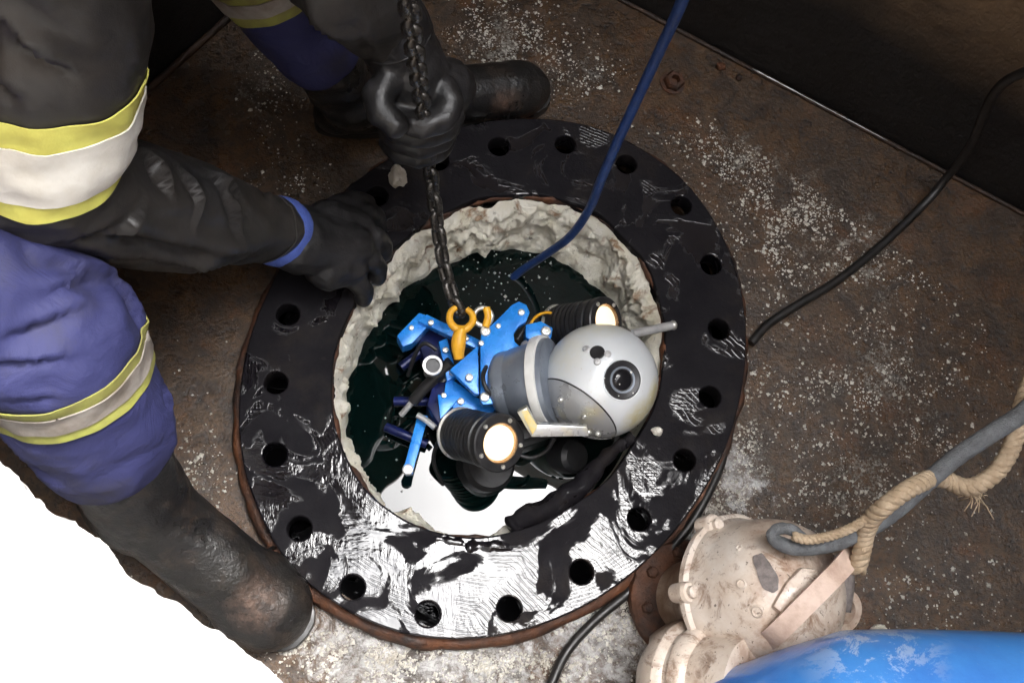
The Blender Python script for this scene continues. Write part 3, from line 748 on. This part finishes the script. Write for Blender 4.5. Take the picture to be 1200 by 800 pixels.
gt = thing('grey_rope', at(905, 632, .24), 'thick grey rope ending in a small eye loop above the white cast housing', 'rope')
gpts = [(1560, 190, .52), (1360, 360, .42), (1225, 462, .36), (1190, 490, .34), (1160, 509, .33), (1120, 536, .31), (1078, 572, .29), (1050, 597, .275), (1025, 614, .262), (990, 631, .25), (958, 639, .243), (930, 641, .24), (912, 635, .24), (905, 627, .242), (912, 619, .246), (926, 620, .25), (938, 628, .252), (945, 636, .25)]
gs = spline([at(*q_) for q_ in gpts], 10)
v, f = tube_vf(gs, lambda t: (.0106 if t < .60 else .0106 - .0038 * min(1, (t - .60) / .18)), 14)
v = [p + Vector((noise.noise(p * 160), noise.noise(p * 160 + Vector((5, 0, 0))), noise.noise(p * 160 + Vector((0, 5, 0))))) * .0009 for p in v]
mesh('rope_body', v, f, M_greyrope, gt)
def twisted(name, pts, R, parent, turns_per_m=26, n=14, mat=M_hemp):
    sp = spline(pts, n); fr = frames(sp); L = [0]
    for i in range(1, len(sp)): L.append(L[-1] + (sp[i] - sp[i - 1]).length)
    for s_ in range(3):
        q_ = []
        for i, p in enumerate(sp):
            a = 2 * math.pi * (s_ / 3 + L[i] * turns_per_m); q_.append(p + (fr[i][1] * math.cos(a) + fr[i][2] * math.sin(a)) * R * .52)
        v, f = tube_vf(q_, R * .54, 8); mesh(name, v, f, mat, parent)
ht = thing('hemp_rope', at(1060, 575, .26), 'frayed beige three strand rope twisted around the grey rope', 'rope')
twisted('strand', [at(1520, 120, .52), at(1340, 280, .42), at(1242, 390, .36), at(1212, 440, .34), at(1197, 480, .33), at(1186, 522, .315), at(1168, 552, .30), at(1145, 568, .29), at(1128, 570, .285), at(1108, 562, .282), at(1092, 560, .292), at(1078, 566, .312), at(1058, 577, .316), at(1036, 594, .306), at(1022, 607, .285), at(1014, 626, .262), at(1010, 645, .25), at(1004, 668, .235)], .0105, ht, 40, 16)
twisted('strand', [at(1022, 603, .288), at(1000, 617, .277), at(975, 627, .268), at(948, 632, .262), at(930, 628, .26)], .0058, ht, 60, 14)
v = []; f = []
for k in range(26):
    b = at(1140 + random.uniform(-4, 14), 574 + random.uniform(-4, 8), .285)
    e = b + Vector((random.gauss(.004, .01), random.gauss(-.008, .01), random.gauss(-.004, .006)))
    a, c_ = tube_vf([b, b.lerp(e, .5) + Vector((0, 0, .002)), e], .0007, 4, True, len(v)); v += a; f += c_
mesh('frayed_end', v, f, M_hemp, ht)

# ------------------------------------------------------------------ cast housing lower right
pv = thing('pump_housing', at(800, 700, 0), 'cream painted cast metal housing with a strap handle beside the flange', 'pump')
b0, d0 = at(800, 702, .0), at(924, 694, .165)
ax = (d0 - b0); L = ax.length; w_ = ax.normalized()
lathe('base_flange', b0, w_ + Vector((-.25, 0, .35)), [(.074, -.012), (.080, 0), (.080, .012), (.076, .016), (.05, .017)], M_rust, pv, 44, 40, True, .003)
for k in range(8):
    a = 2 * math.pi * k / 8 + .2
    nn = (w_ + Vector((-.25, 0, .35))).normalized(); u, v2, _ = basis(nn)
    lathe('bolt', b0 + nn * .016 + (u * math.cos(a) + v2 * math.sin(a)) * .062, nn, [(.008, 0), (.008, .007), (.006, .009), (.0001, .009)], M_rust, pv, 6, 30)
body = lathe('housing_body', b0, w_, [(.050, .0), (.052, .02), (.060, .05), (.066, .062), (.062, .074), (.068, .088), (.086, .10), (.096, .108), (.098, .116), (.094, .124),
                                (.0935, .14), (.092, .165), (.088, .188), (.080, .206), (.066, .220), (.045, .229), (.02, .233), (.0001, .234)], M_cast, pv, 64, 55, True, .0008)
u, v2, _ = basis(w_)
def on_dome(px, py):             # where the sight line meets the housing face
    d = (RX * ((px - 600) / F) + RY * ((400 - py) / F) - RZ).normalized()
    hit, loc, nor, idx = body.ray_cast(CAM - body.matrix_world.translation, d)
    bpy.context.view_layer.update()
    return (loc + Vector((0, 0, 0)), nor) if hit else (at(px, py, .19), Vector((0, 0, 1)))
bpy.context.view_layer.update()
lathe('seam_ridge', b0 + w_ * .106, w_, [(.088, -.008), (.099, -.006), (.1035, -.002), (.1035, .005), (.100, .008), (.09, .010)], M_cast, pv, 64, 40, False, .0014)
for a in (.35, 1.35, 2.4, 3.4, 4.4, 5.4):
    p = b0 + w_ * .108 + (u * math.cos(a) + v2 * math.sin(a)) * .099
    lathe('lug', p, w_, [(.012, -.016), (.0135, .006), (.0115, .010), (.0075, .011), (.0075, .017), (.005, .019), (.0001, .019)], M_cast, pv, 16, 30, True, .0008)
p = at(896, 750, .175); lathe('drain_plug', p, Vector((-.2, -.5, 1)), [(.020, -.05), (.020, -.004), (.017, .004), (.012, .006), (.011, .012), (.007, .015), (.0001, .015)], M_cast, pv, 24, 30)
strap = [at(896, 752, .19), at(913, 738, .225), at(940, 711, .245), at(968, 683, .25), at(990, 660, .24), at(1002, 642, .215), at(1010, 628, .18)]
sp = spline(strap, 8); v = []; f = []
acr = (RX * .72 - RY * .69)
for i, p in enumerate(sp):
    T = (sp[min(i + 1, len(sp) - 1)] - sp[max(i - 1, 0)]).normalized(); a = (Vector((.72, -.69, 0)) * 1.0); a = (a - T * a.dot(T)).normalized(); n_ = T.cross(a)
    for (s1_, s2_) in ((-.0118, -.004), (-.0118, .003), (-.0095, .005), (.0095, .005), (.0118, .003), (.0118, -.004)): v.append(p + a * s1_ - n_ * s2_ * -1)
for i in range(len(sp) - 1):
    for k in range(6): f.append((i * 6 + k, i * 6 + (k + 1) % 6, (i + 1) * 6 + (k + 1) % 6, (i + 1) * 6 + k))
f.append((0, 1, 2, 3, 4, 5)); f.append(tuple((len(sp) - 1) * 6 + k for k in range(6)))
mesh('strap_handle', v, f, M_strap, pv, True, 35)
p, n_ = on_dome(896, 668)
dn = n_; uu, vv, _ = basis(dn); v = [p + dn * .0024]; f = []
for k in range(36):
    a = 2 * math.pi * k / 36; rr = 1 + .35 * noise.noise(Vector((math.cos(a) * 1.6, math.sin(a) * 1.6, 5)))
    qx = at(897 + (12 * math.cos(a) + 4 * math.sin(a)) * rr * 1.15, 671 + (19 * math.sin(a) + 6 * math.cos(a)) * rr * 1.1, p.z)
    qq, _n = on_dome(*[(600 + F * (qx - CAM).dot(RX) / -(qx - CAM).dot(RZ)), 400 - F * (qx - CAM).dot(RY) / -(qx - CAM).dot(RZ)])
    v.append(qq + _n * .0018); f.append((0, 1 + k, 1 + (k + 1) % 36))
mesh('bare_patch', v, f, M_chip, pv)
for (x, y, r) in ((869, 684, .0065), (866, 642, .004), (888, 716, .008)):
    p, n_ = on_dome(x, y); lathe('casting_stud', p, n_, [(r, -.003), (r, .001), (r * .75, .002), (r * .6, .0006), (.0001, .0006)], M_cast, pv, 18)
rib = [(906, 710), (922, 682), (940, 664), (958, 666), (962, 680), (940, 706), (922, 722)]
hits = [on_dome(x, y)[0] for x, y in rib]
zc = max(h_.z for h_ in hits) + .008
prism('raised_rib', [at(x, y, zc) for x, y in rib], .03, M_cast, pv, .004)
p = at(990, 716, .145)
lathe('side_boss', p, RZ + Vector((.4, .0, 0)), [(.026, -.10), (.030, -.01), (.027, .0), (.016, .001), (.014, -.014), (.0001, -.016)], M_cast, pv, 28, 40)
tube('side_rod', [at(992, 660, .15), at(992, 688, .155), at(988, 715, .148)], .0095, M_chip, pv, 12, 4)
# outlet collar feeding the blue pipe
o0, o1 = at(812, 800, .10), at(880, 806, .17)
lathe('outlet_collar', o0, o1 - o0, [(.05, -.05), (.066, -.03), (.073, -.018), (.075, -.004), (.071, .003), (.067, .006), (.0665, .012), (.070, .015), (.0705, .026), (.067, .032), (.060, .036), (.058, .09)], M_cast, pv, 56, 35, True, .0008)
prism('joint_gasket', [at(x, y, .085) for x, y in ((768, 742), (800, 722), (836, 738), (850, 770), (800, 800), (770, 790))], .05, M_cast, pv, .012)
# blue pipe along the bottom edge
bpth = [at(835, 845, .14), at(890, 850, .19), at(960, 850, .24), at(1040, 850, .28), at(1130, 852, .30), at(1230, 856, .31), at(1330, 862, .31), at(1600, 874, .31), at(2000, 900, .30)]
t = tube('blue_pipe', bpth, lambda t: (.054 + .046 * min(1, t / .315)), M_bluepipe, None, 48, 12)
tag(t, 'large glossy blue pipe with scuffed paint along the bottom right', 'pipe')

# ------------------------------------------------------------------ small things on the floor
nt = thing('rusty_nut', at(788, 97, 0), 'lone rusty hex nut on the floor near the far wall', 'nut')
lathe('nut_body', at(788, 98, 0), Vector((.1, -.1, 1)), [(.017, .0), (.0172, .012), (.014, .016), (.008, .0162), (.008, .004), (.0001, .004)], M_rust, nt, 6, 25)
lathe('nut_washer', at(788, 98, 0), Vector((.05, 0, 1)), [(.021, 0), (.021, .0025), (.016, .003)], M_rust, nt, 20)
def lump(name, px, py, z, r, mat, seed, label, cat):
    bm = bmesh.new(); bmesh.ops.create_icosphere(bm, subdivisions=4, radius=1)
    c0 = at(px, py, z)
    for x in bm.verts:
        p = x.co.copy(); k = 1 + .35 * noise.noise(p * 1.3 + Vector((seed, 0, 0))) + .18 * noise.noise(p * 3.5 + Vector((0, seed, 0)))
        x.co = c0 + Vector((p.x * r[0], p.y * r[1], p.z * r[2])) * k
    return tag(bm_obj(name, bm, mat, None, 60), label, cat)
lump('rust_flake', 845, 78, .004, (.008, .006, .006), M_rust, 3, 'rusty lump right of the hex nut by the far wall', 'debris')
lump('rust_flake', 866, 91, .004, (.005, .005, .005), M_rust, 6, 'tiny rust flake nearest the bare weld edge', 'debris')
lump('ice_lump', 466, 206, .05, (.013, .016, .012), M_ice, 9, 'clear ice lump stuck under the fist on the flange rim', 'ice')
lump('ice_lump', 770, 505, .042, (.008, .006, .005), M_ice, 12, 'small ice lump on the flange just under the camera head', 'ice')
lump('ice_lump', 1030, 738, .01, (.010, .008, .010), M_scale, 15, 'pale stone sitting on the floor above the blue pipe', 'stone')
bpy.data.objects[-1] if False else None

CL = [(600, 50, 60, 50, 900), (660, 85, 70, 30, 420), (540, 25, 40, 25, 200), (840, 165, 60, 25, 300), (890, 205, 70, 40, 800), (945, 245, 70, 45, 1100),
      (1000, 300, 90, 60, 450), (900, 300, 50, 50, 350), (1020, 455, 110, 50, 700), (1050, 380, 90, 70, 260), (960, 575, 90, 45, 420), (872, 500, 18, 60, 260),
      (850, 600, 30, 60, 520), (1085, 520, 30, 20, 140), (1000, 520, 200, 120, 500), (330, 120, 35, 60, 170), (300, 70, 35, 25, 90), (340, 215, 50, 15, 90),
      (225, 560, 35, 50, 260), (440, 765, 100, 28, 900), (600, 780, 120, 20, 700), (725, 720, 55, 35, 520), (1080, 700, 110, 60, 260), (560, 620, 500, 400, 500), (950, 350, 260, 200, 700)]
OCT = [(1, 0, 0), (0, 1, 0), (-1, 0, 0), (0, -1, 0), (0, 0, 1), (0, 0, -.4)]
OF = [(0, 1, 4), (1, 2, 4), (2, 3, 4), (3, 0, 4), (1, 0, 5), (2, 1, 5), (3, 2, 5), (0, 3, 5)]
v = []; f = []
Minv = Matrix(((0.00626707, 0.32132957), (0.33926628, 0.05258401))).inverted()
def inside_flange(p, k=OUT_R + .03):
    q_ = Minv @ Vector((p.x, p.y)); return q_.length < k
for (cx, cy, rx, ry, n) in CL:
    done = 0
    while done < n:
        x, y = random.gauss(cx, rx * .62), random.gauss(cy, ry * .62)
        if noise.noise(Vector((x * .03, y * .03, 0))) + .35 * noise.noise(Vector((x * .1, y * .1, 3))) < -.18 + random.gauss(0, .12): done += .25; continue
        p = at(x, y, 0); done += 1
        if inside_flange(p): continue
        if (p - A_).dot(DL) < .01 or (p - A_).dot(DR) < .01: continue
        s_ = min(.0042, .00115 * math.exp(random.gauss(0, .55)) * (1.25 if cy > 640 else 1))
        R3 = Matrix.Rotation(random.random() * 6.28, 3, 'Z'); o0_ = len(v); h_ = random.uniform(.45, 1.)
        for q_ in OCT:
            w3_ = Vector((q_[0] * random.uniform(.5, 1.3), q_[1] * random.uniform(.5, 1.3), q_[2] * h_)) * s_
            v.append(p + R3 @ w3_ + Vector((0, 0, s_ * .15)))
        f += [tuple(o0_ + i for i in t_) for t_ in OF]
ic = mesh('ice_crumbs', v, f, M_ice, None, False); tag(ic, kind='stuff')
# bubbles and flecks on the water
v = []; f = []
for k in range(170):
    if k < 110: x, y = random.gauss(600, 45), random.gauss(320, 22)
    else: x, y = random.gauss(490, 40), random.gauss(470, 70)
    p = at(x, y, WZ + .001)
    if not inside_flange(p, .66): continue
    s_ = .0011 * math.exp(random.gauss(0, .45)); o0_ = len(v)
    for q_ in OCT: v.append(p + Vector(q_) * s_)
    f += [tuple(o0_ + i for i in t_) for t_ in OF]
fo_ = mesh('foam_flecks', v, f, M_foam, None, True); tag(fo_, kind='stuff')

# ------------------------------------------------------------------ the worker
pe = thing('person', at(150, 560, 0), 'crouching person in dark coat, blue trousers, black gloves and boots gripping the chain', 'person')
RA, RK = at(172, 596, .13), at(50, 392, .40)
LA, LK = at(412, 118, .11), at(238, -150, .50)
HIPR, HIPL = Vector((-.76, .02, .62)), Vector((-.62, .25, .70))
PEL = (HIPR + HIPL) / 2 + Vector((0, 0, .05)); CH = PEL + Vector((.33, .09, .25)); NE = CH + Vector((.10, .05, .17)); HD = NE + Vector((.07, .03, .13))
REL, RWR = at(40, 212, .50), at(330, 272, .165)
RSH = at(40, -190, .80)
LEL, LWR = at(390, -30, .50), at(462, 40, .385)
LSH = CH + Vector((.06, .20, .04))
RUP = at(66, 20, .66)
def fold(amp, sc_, seed, ax=None, st=.35):
    def fn(p, n):
        q_ = p.copy()
        if ax is not None: a = ax.normalized(); q_ = q_ - a * q_.dot(a) * (1 - st)
        r_ = 1 - 2 * abs(noise.noise(q_ * sc_ + Vector((seed, 0, 0))))
        r2 = 1 - 2 * abs(noise.noise(q_ * sc_ * 1.9 + Vector((0, seed, 4))))
        return amp * (r_ * .75 + .5 * r2 + .35 * noise.noise(q_ * sc_ * 2.6 + Vector((0, seed, 0))) - .3)
    return fn
def seg_d(p, a, b):
    ab = b - a; t = max(0, min(1, (p - a).dot(ab) / ab.length_squared)); return (p - a - ab * t).length, t
def creases(lines, base):
    # lines: (polyline, height, width): a raised fold with a sharper hollow along one side
    L_ = []
    for pl, h, w in lines:
        pl = spline(pl, 4); L_.append((pl, h, w, sum(((q_ - pl[0]).length for q_ in pl[-1:]))))
    def fn(p, n):
        o = base(p, n)
        for pl, h, w, ln_ in L_:
            if (p - pl[0]).length > ln_ + .08 and (p - pl[-1]).length > ln_ + .08: continue
            best = (9, 0, None)
            for i in range(len(pl) - 1):
                d, t = seg_d(p, pl[i], pl[i + 1])
                if d < best[0]: best = (d, (i + t) / (len(pl) - 1), pl[i + 1] - pl[i], p - pl[i])
            d, t, ab, rel = best
            if d > w * 4: continue
            sgn = 1 if ab.cross(rel).dot(n) > 0 else -1
            fade = math.sin(math.pi * min(1, max(0, t * .9 + .05))) ** .6
            x = sgn * d / w
            o += h * fade * (math.exp(-(x - .5) ** 2 * .9) - .9 * math.exp(-((x + .8) / .62) ** 2))
        return o
    return fn
# body: one continuous surface, head included
bod = [(PEL, CH, .12, .13), (CH, NE, .12, .06), (NE, HD, .055, .05), (HD, HD + Vector((.03, .01, .09)), .078, .085), (HD + Vector((.05, .02, -.02)), HD + Vector((.06, .02, -.03)), .055, .04),
       (HIPR, RK, .075, .05), (RK, RA, .05, .036), (HIPL, LK, .075, .05), (LK, LA, .05, .036), (PEL, HIPR, .1, .09), (PEL, HIPL, .1, .09),
       (CH, RSH, .1, .06), (RSH, RUP, .055, .045), (RUP, REL, .045, .036), (REL, RWR, .036, .026), (CH, LSH, .1, .06), (LSH, LEL, .05, .04), (LEL, LWR, .036, .027),
       (HD + Vector((.105, .04, .03)), HD + Vector((.11, .04, .01)), .014, .016), (HD + Vector((.02, .10, .04)), HD + Vector((.02, .105, .02)), .016, .012), (HD + Vector((.05, -.075, .04)), HD + Vector((.05, -.078, .02)), .016, .012)]
link('body', blob_mesh('body', bod, .011, 5), M_skin, pe)
lathe('knit_cap', HD + Vector((.02, .01, .07)), Vector((.1, .0, 1)), [(.095, -.03), (.1, 0), (.098, .03), (.085, .06), (.055, .085), (.02, .095), (.0001, .096)], M_coat, pe, 32)
# jacket
midf = REL.lerp(RWR, .52) + Vector((0, -.006, 0))
jk = [(PEL, CH, .17, .20), (CH, NE + Vector((-.02, 0, -.02)), .16, .09), (CH, RSH, .13, .085), (RSH, RUP, .085, .070), (RUP, REL, .074, .068), (REL, midf, .066, .062), (midf, RWR + (RWR - REL).normalized() * -.004, .062, .036),
      (CH, LSH, .13, .09), (LSH, LEL, .07, .055), (LEL, LWR + (LWR - LEL) * -.05, .052, .042)]
AS = lambda *q_: [at(x, y, z) for x, y, z in q_]
JL = [(AS((178, 140, .50), (186, 175, .47), (184, 215, .44), (172, 240, .42)), .010, .010), (AS((205, 150, .46), (238, 178, .42), (268, 208, .37), (282, 240, .33)), .010, .011),
      (AS((256, 200, .38), (266, 240, .35), (268, 282, .31)), .008, .009), (AS((314, 226, .24), (294, 252, .26), (274, 274, .28)), .008, .008), (AS((330, 250, .21), (312, 276, .23), (292, 292, .24)), .006, .007),
      (AS((152, 232, .46), (134, 254, .47), (112, 270, .48)), .009, .009), (AS((60, 268, .50), (120, 262, .48), (176, 276, .43), (236, 290, .36), (286, 292, .28)), .009, .011),
      (AS((120, 300, .44), (180, 312, .39), (240, 310, .32), (300, 298, .24)), .008, .009), (AS((210, 200, .42), (222, 232, .40), (214, 262, .39)), .007, .008),
      (AS((20, 20, .72), (70, 60, .68), (130, 70, .62)), .010, .014), (AS((0, 80, .68), (60, 104, .63), (120, 84, .60)), .009, .012), (AS((120, 0, .66), (140, 40, .62), (150, 70, .58)), .008, .010),
      (AS((330, 20, .52), (370, 40, .48), (410, 36, .46)), .008, .010), (AS((300, -10, .58), (340, 40, .52), (350, 60, .46)), .008, .010), (AS((400, -20, .52), (420, 20, .47), (440, 50, .42)), .008, .009)]
JM = blob_mesh('jacket', jk, .0055, 9, creases(JL, fold(.007, 15, 2., (RWR - REL) + Vector((.02, .12, 0)), .38)))
jacket = link('jacket', JM, M_coat, pe)
an = (REL - RUP).normalized()
an = (an + (RWR - REL).normalized() * .35).normalized()
bc = REL + an * -.072
M_cuffs = None
slab('yellow_band', JM, bc, an, -.062, .044, REL, .17, .0015, M_yel, jacket)
slab('reflective_strip', JM, bc, an, -.036, .024, REL, .17, .0038, M_refl, jacket)
slab('sleeve_hem', JM, RWR, (RWR - REL).normalized(), -.034, -.016, RWR, .09, .0006, M_coat, jacket)
# knitted blue cuff on the near wrist
wd = (RWR - REL).normalized()
lathe('blue_cuff', RWR - wd * .012, wd, [(.030, -.02), (.041, -.012), (.0455, -.002), (.0460, .012), (.043, .022), (.02, .026)], M_cuff, jacket, 40)
# trousers
tr = [(PEL, HIPR, .15, .12), (PEL, HIPL, .15, .12), (HIPR, RK, .115, .088), (RK, RK.lerp(RA, .5), .084, .078), (RK.lerp(RA, .5), RA + (RK - RA) * .46, .077, .072),
      (HIPL, LK, .11, .085), (LK, LK.lerp(LA, .72), .08, .055)]
TL = [(AS((0, 352, .48), (40, 346, .48), (90, 330, .46), (130, 322, .42)), .009, .011), (AS((-10, 392, .48), (40, 378, .48), (86, 362, .46)), .008, .010), (AS((0, 420, .47), (46, 416, .46), (88, 408, .44)), .010, .010),
      (AS((10, 452, .44), (56, 452, .43), (104, 432, .41)), .008, .009), (AS((136, 330, .42), (152, 356, .40), (164, 392, .38)), .009, .009), (AS((194, 452, .30), (168, 484, .29), (138, 512, .28)), .010, .009),
      (AS((20, 520, .34), (70, 532, .31), (120, 528, .28)), .010, .010), (AS((176, 470, .28), (170, 510, .26), (150, 546, .24)), .008, .008), (AS((40, 545, .30), (84, 558, .28), (130, 552, .25)), .008, .009), (AS((20, 300, .50), (70, 304, .49), (120, 318, .45)), .008, .012)]
TM = blob_mesh('trousers', tr, .006, 9, creases(TL, fold(.007, 13, 8., Vector((1, .35, -.1)), .4)))
trous = link('trousers', TM, M_trouser, pe)
sn2 = (RA - RK).normalized(); sn2 = (sn2 - RX * sn2.dot(RX) * .9).normalized(); bc2 = RK.lerp(RA, .12)
slab('yellow_band', TM, bc2, sn2, -.022, .030, bc2, .16, .0015, M_muted_yel, trous)
slab('reflective_strip', TM, bc2, sn2, -.009, .017, bc2, .16, .0036, M_muted_refl, trous)
sn3 = (LA - LK).normalized(); bc3 = LK.lerp(LA, .33)
slab('yellow_band', TM, bc3, sn3, -.03, .03, bc3, .14, .0015, M_muted_yel, trous)
slab('reflective_strip', TM, bc3, sn3, -.012, .012, bc3, .14, .0036, M_muted_refl, trous)
# boots
def boot(heel, toe, ankle, shaft_top, w, sole_z=.0):
    heel, toe, ankle, shaft_top = map(Vector, (heel, toe, ankle, shaft_top))
    d = (toe - heel); d.z = 0; d.normalize(); up = Vector((0, 0, 1)); L = (toe - heel).length
    caps = [(heel + d * .035 + up * .042, heel + d * .06 + up * .06, w * .80, w * .85), (heel + d * .05 + up * .055, ankle, w * .85, w * .86), (ankle, shaft_top, w * .86, w * .98),
            (heel + d * .06 + up * .035, toe - d * w * 1.1 + up * .036, w * .74, w * .92, (up, .8)), (ankle + d * .025, toe - d * w * 1.15 + up * .048, w * .75, w * .86, (up, .92)),
            (toe - d * w * 1.15 + up * .044, toe - d * w * .92 + up * .042, w * .98, w * .92, (up, .86))]
    BL = [(AS(*l_), .006, .007) for l_ in (((205, 560, .12), (180, 590, .14), (150, 600, .14)), ((222, 580, .11), (196, 612, .13), (160, 626, .12)), ((190, 540, .16), (160, 566, .17), (130, 574, .16)), ((240, 606, .09), (222, 636, .11), (190, 656, .11)))]
    me = blob_mesh('boot', caps, .0055, 6, creases(BL, lambda p, n: .0022 * noise.noise(p * 26) + .0075 * (1 - 2 * abs(noise.noise(Vector((p.z * 30, p.x * 9, p.y * 9))))) * max(0, min(1, (p.z - .05) * 14)) * max(0, 1 - (p - ankle).length / .16)))
    b = link('boot', me, M_boot, pe)
    side = d.cross(up); poly = []
    for k in range(36):
        a = 2 * math.pi * k / 36; s_ = math.cos(a)
        x = L / 2 + s_ * (L / 2 + .004); wid = w * (.86 + .18 * s_ - .14 * math.exp(-((s_ + .15) / .35) ** 2)) * (abs(math.sin(a)) ** .75) * (1 if math.sin(a) > 0 else -1)
        poly.append(heel + d * x + side * wid + up * .018)
    for q_ in poly: q_.z = sole_z + .020
    prism('sole', poly, .019, M_blackcable, b, .002)
    # toe cap ridge
    tc = toe - d * w * 1.55
    pts = []
    for k in range(15):
        a = math.pi * (k / 14); pts.append(tc + side * math.cos(a) * w * .98 + up * (.022 + math.sin(a) * w * .95))
    v, f = tube_vf(pts, .0022, 6); mesh('toe_cap_seam', v, f, M_boot, b)
    return b
boot(at(122, 566, .0), at(358, 744, .0), RA + Vector((0, 0, .0)), RA.lerp(RK, .60), .064)
boot(at(372, 150, .0), at(640, 118, .0), LA + Vector((0, 0, .0)), LA.lerp(LK, .56), .049)
# gloves: palm, four separate fingers and a thumb
def glove(caps, seed):
    me = blob_mesh('glove', caps, .003, 3, lambda p, n: .0016 * noise.noise(p * 60 + Vector((seed, 0, 0))))
    return link('glove', me, M_glove, pe)
def chain_caps(pts, r0, r1):
    out = []; n = len(pts) - 1
    for i in range(n): out.append((pts[i], pts[i + 1], r0 + (r1 - r0) * i / n, r0 + (r1 - r0) * (i + 1) / n))
    return out
P_ = lambda x, y, z: at(x, y, z)
c = [(RWR + wd * .002, RWR + wd * .045, .040, .043), (P_(350, 284, .150), P_(402, 288, .105), .044, .042, (Vector((-.3, 0, 1)), .75)), (P_(385, 262, .115), P_(416, 268, .098), .034, .028), (P_(385, 312, .110), P_(408, 312, .094), .034, .028)]
c += chain_caps([P_(408, 258, .104), P_(428, 250, .090), P_(439, 254, .068), P_(443, 264, .050)], .0180, .0135)
c += chain_caps([P_(412, 276, .104), P_(438, 278, .090), P_(447, 286, .068), P_(449, 297, .050)], .0185, .0140)
c += chain_caps([P_(410, 298, .100), P_(434, 304, .086), P_(442, 314, .066), P_(442, 325, .050)], .0180, .0135)
c += chain_caps([P_(400, 318, .098), P_(418, 329, .082), P_(427, 341, .060), P_(425, 350, .048)], .0165, .0125)
c += chain_caps([P_(372, 262, .130), P_(394, 243, .112), P_(414, 236, .090), P_(428, 238, .074)], .0190, .0150)
glove(c, 1.)
ring_ = lambda p, n, R, r, par: mesh('cuff_ridge', *tube_vf([p + (basis(n)[0] * math.cos(t_) + basis(n)[1] * math.sin(t_)) * R for t_ in [2 * math.pi * k / 40 for k in range(41)]], r, 6, False), M_glove, par)
gl_r = [o for o in pe.children if o.name.startswith('glove')][-1]
ring_(RWR + wd * .008, wd, .0375, .0022, gl_r); ring_(RWR + wd * .020, wd, .0372, .0018, gl_r)
ld = (P_(487, 100, .31) - LWR).normalized()
c = [(LWR - ld * .015, LWR + ld * .03, .046, .045), (LWR + ld * .03, P_(486, 92, .335), .045, .046), (P_(470, 98, .335), P_(522, 104, .315), .036, .038), (P_(474, 118, .29), P_(514, 118, .28), .030, .030), (P_(480, 146, .240), P_(506, 146, .232), .032, .030)]
for k in range(4):
    z = .345 - .036 * k; cx, cy = 493 - 1.5 * k, 122 + 13 * k
    R1, R2 = (38 - 3 * abs(k - 1)), (26 - 1.0 * k)
    pts = [P_(cx + R1 * math.cos(a), cy - R2 * math.sin(a), z - .003 * i) for i, a in enumerate([math.radians(t_) for t_ in (42, 0, -42, -85, -128, -165)])]
    c += chain_caps(pts, .0175, .0150)
c += chain_caps([P_(460, 92, .36), P_(442, 112, .360), P_(446, 132, .355), P_(463, 146, .352)], .0200, .0160)
glove(c, 4.)
gl_l = [o for o in pe.children if o.name.startswith('glove')][-1]
ring_(LWR + ld * .004, ld, .0435, .0022, gl_l); ring_(LWR + ld * .022, ld, .0428, .0018, gl_l)
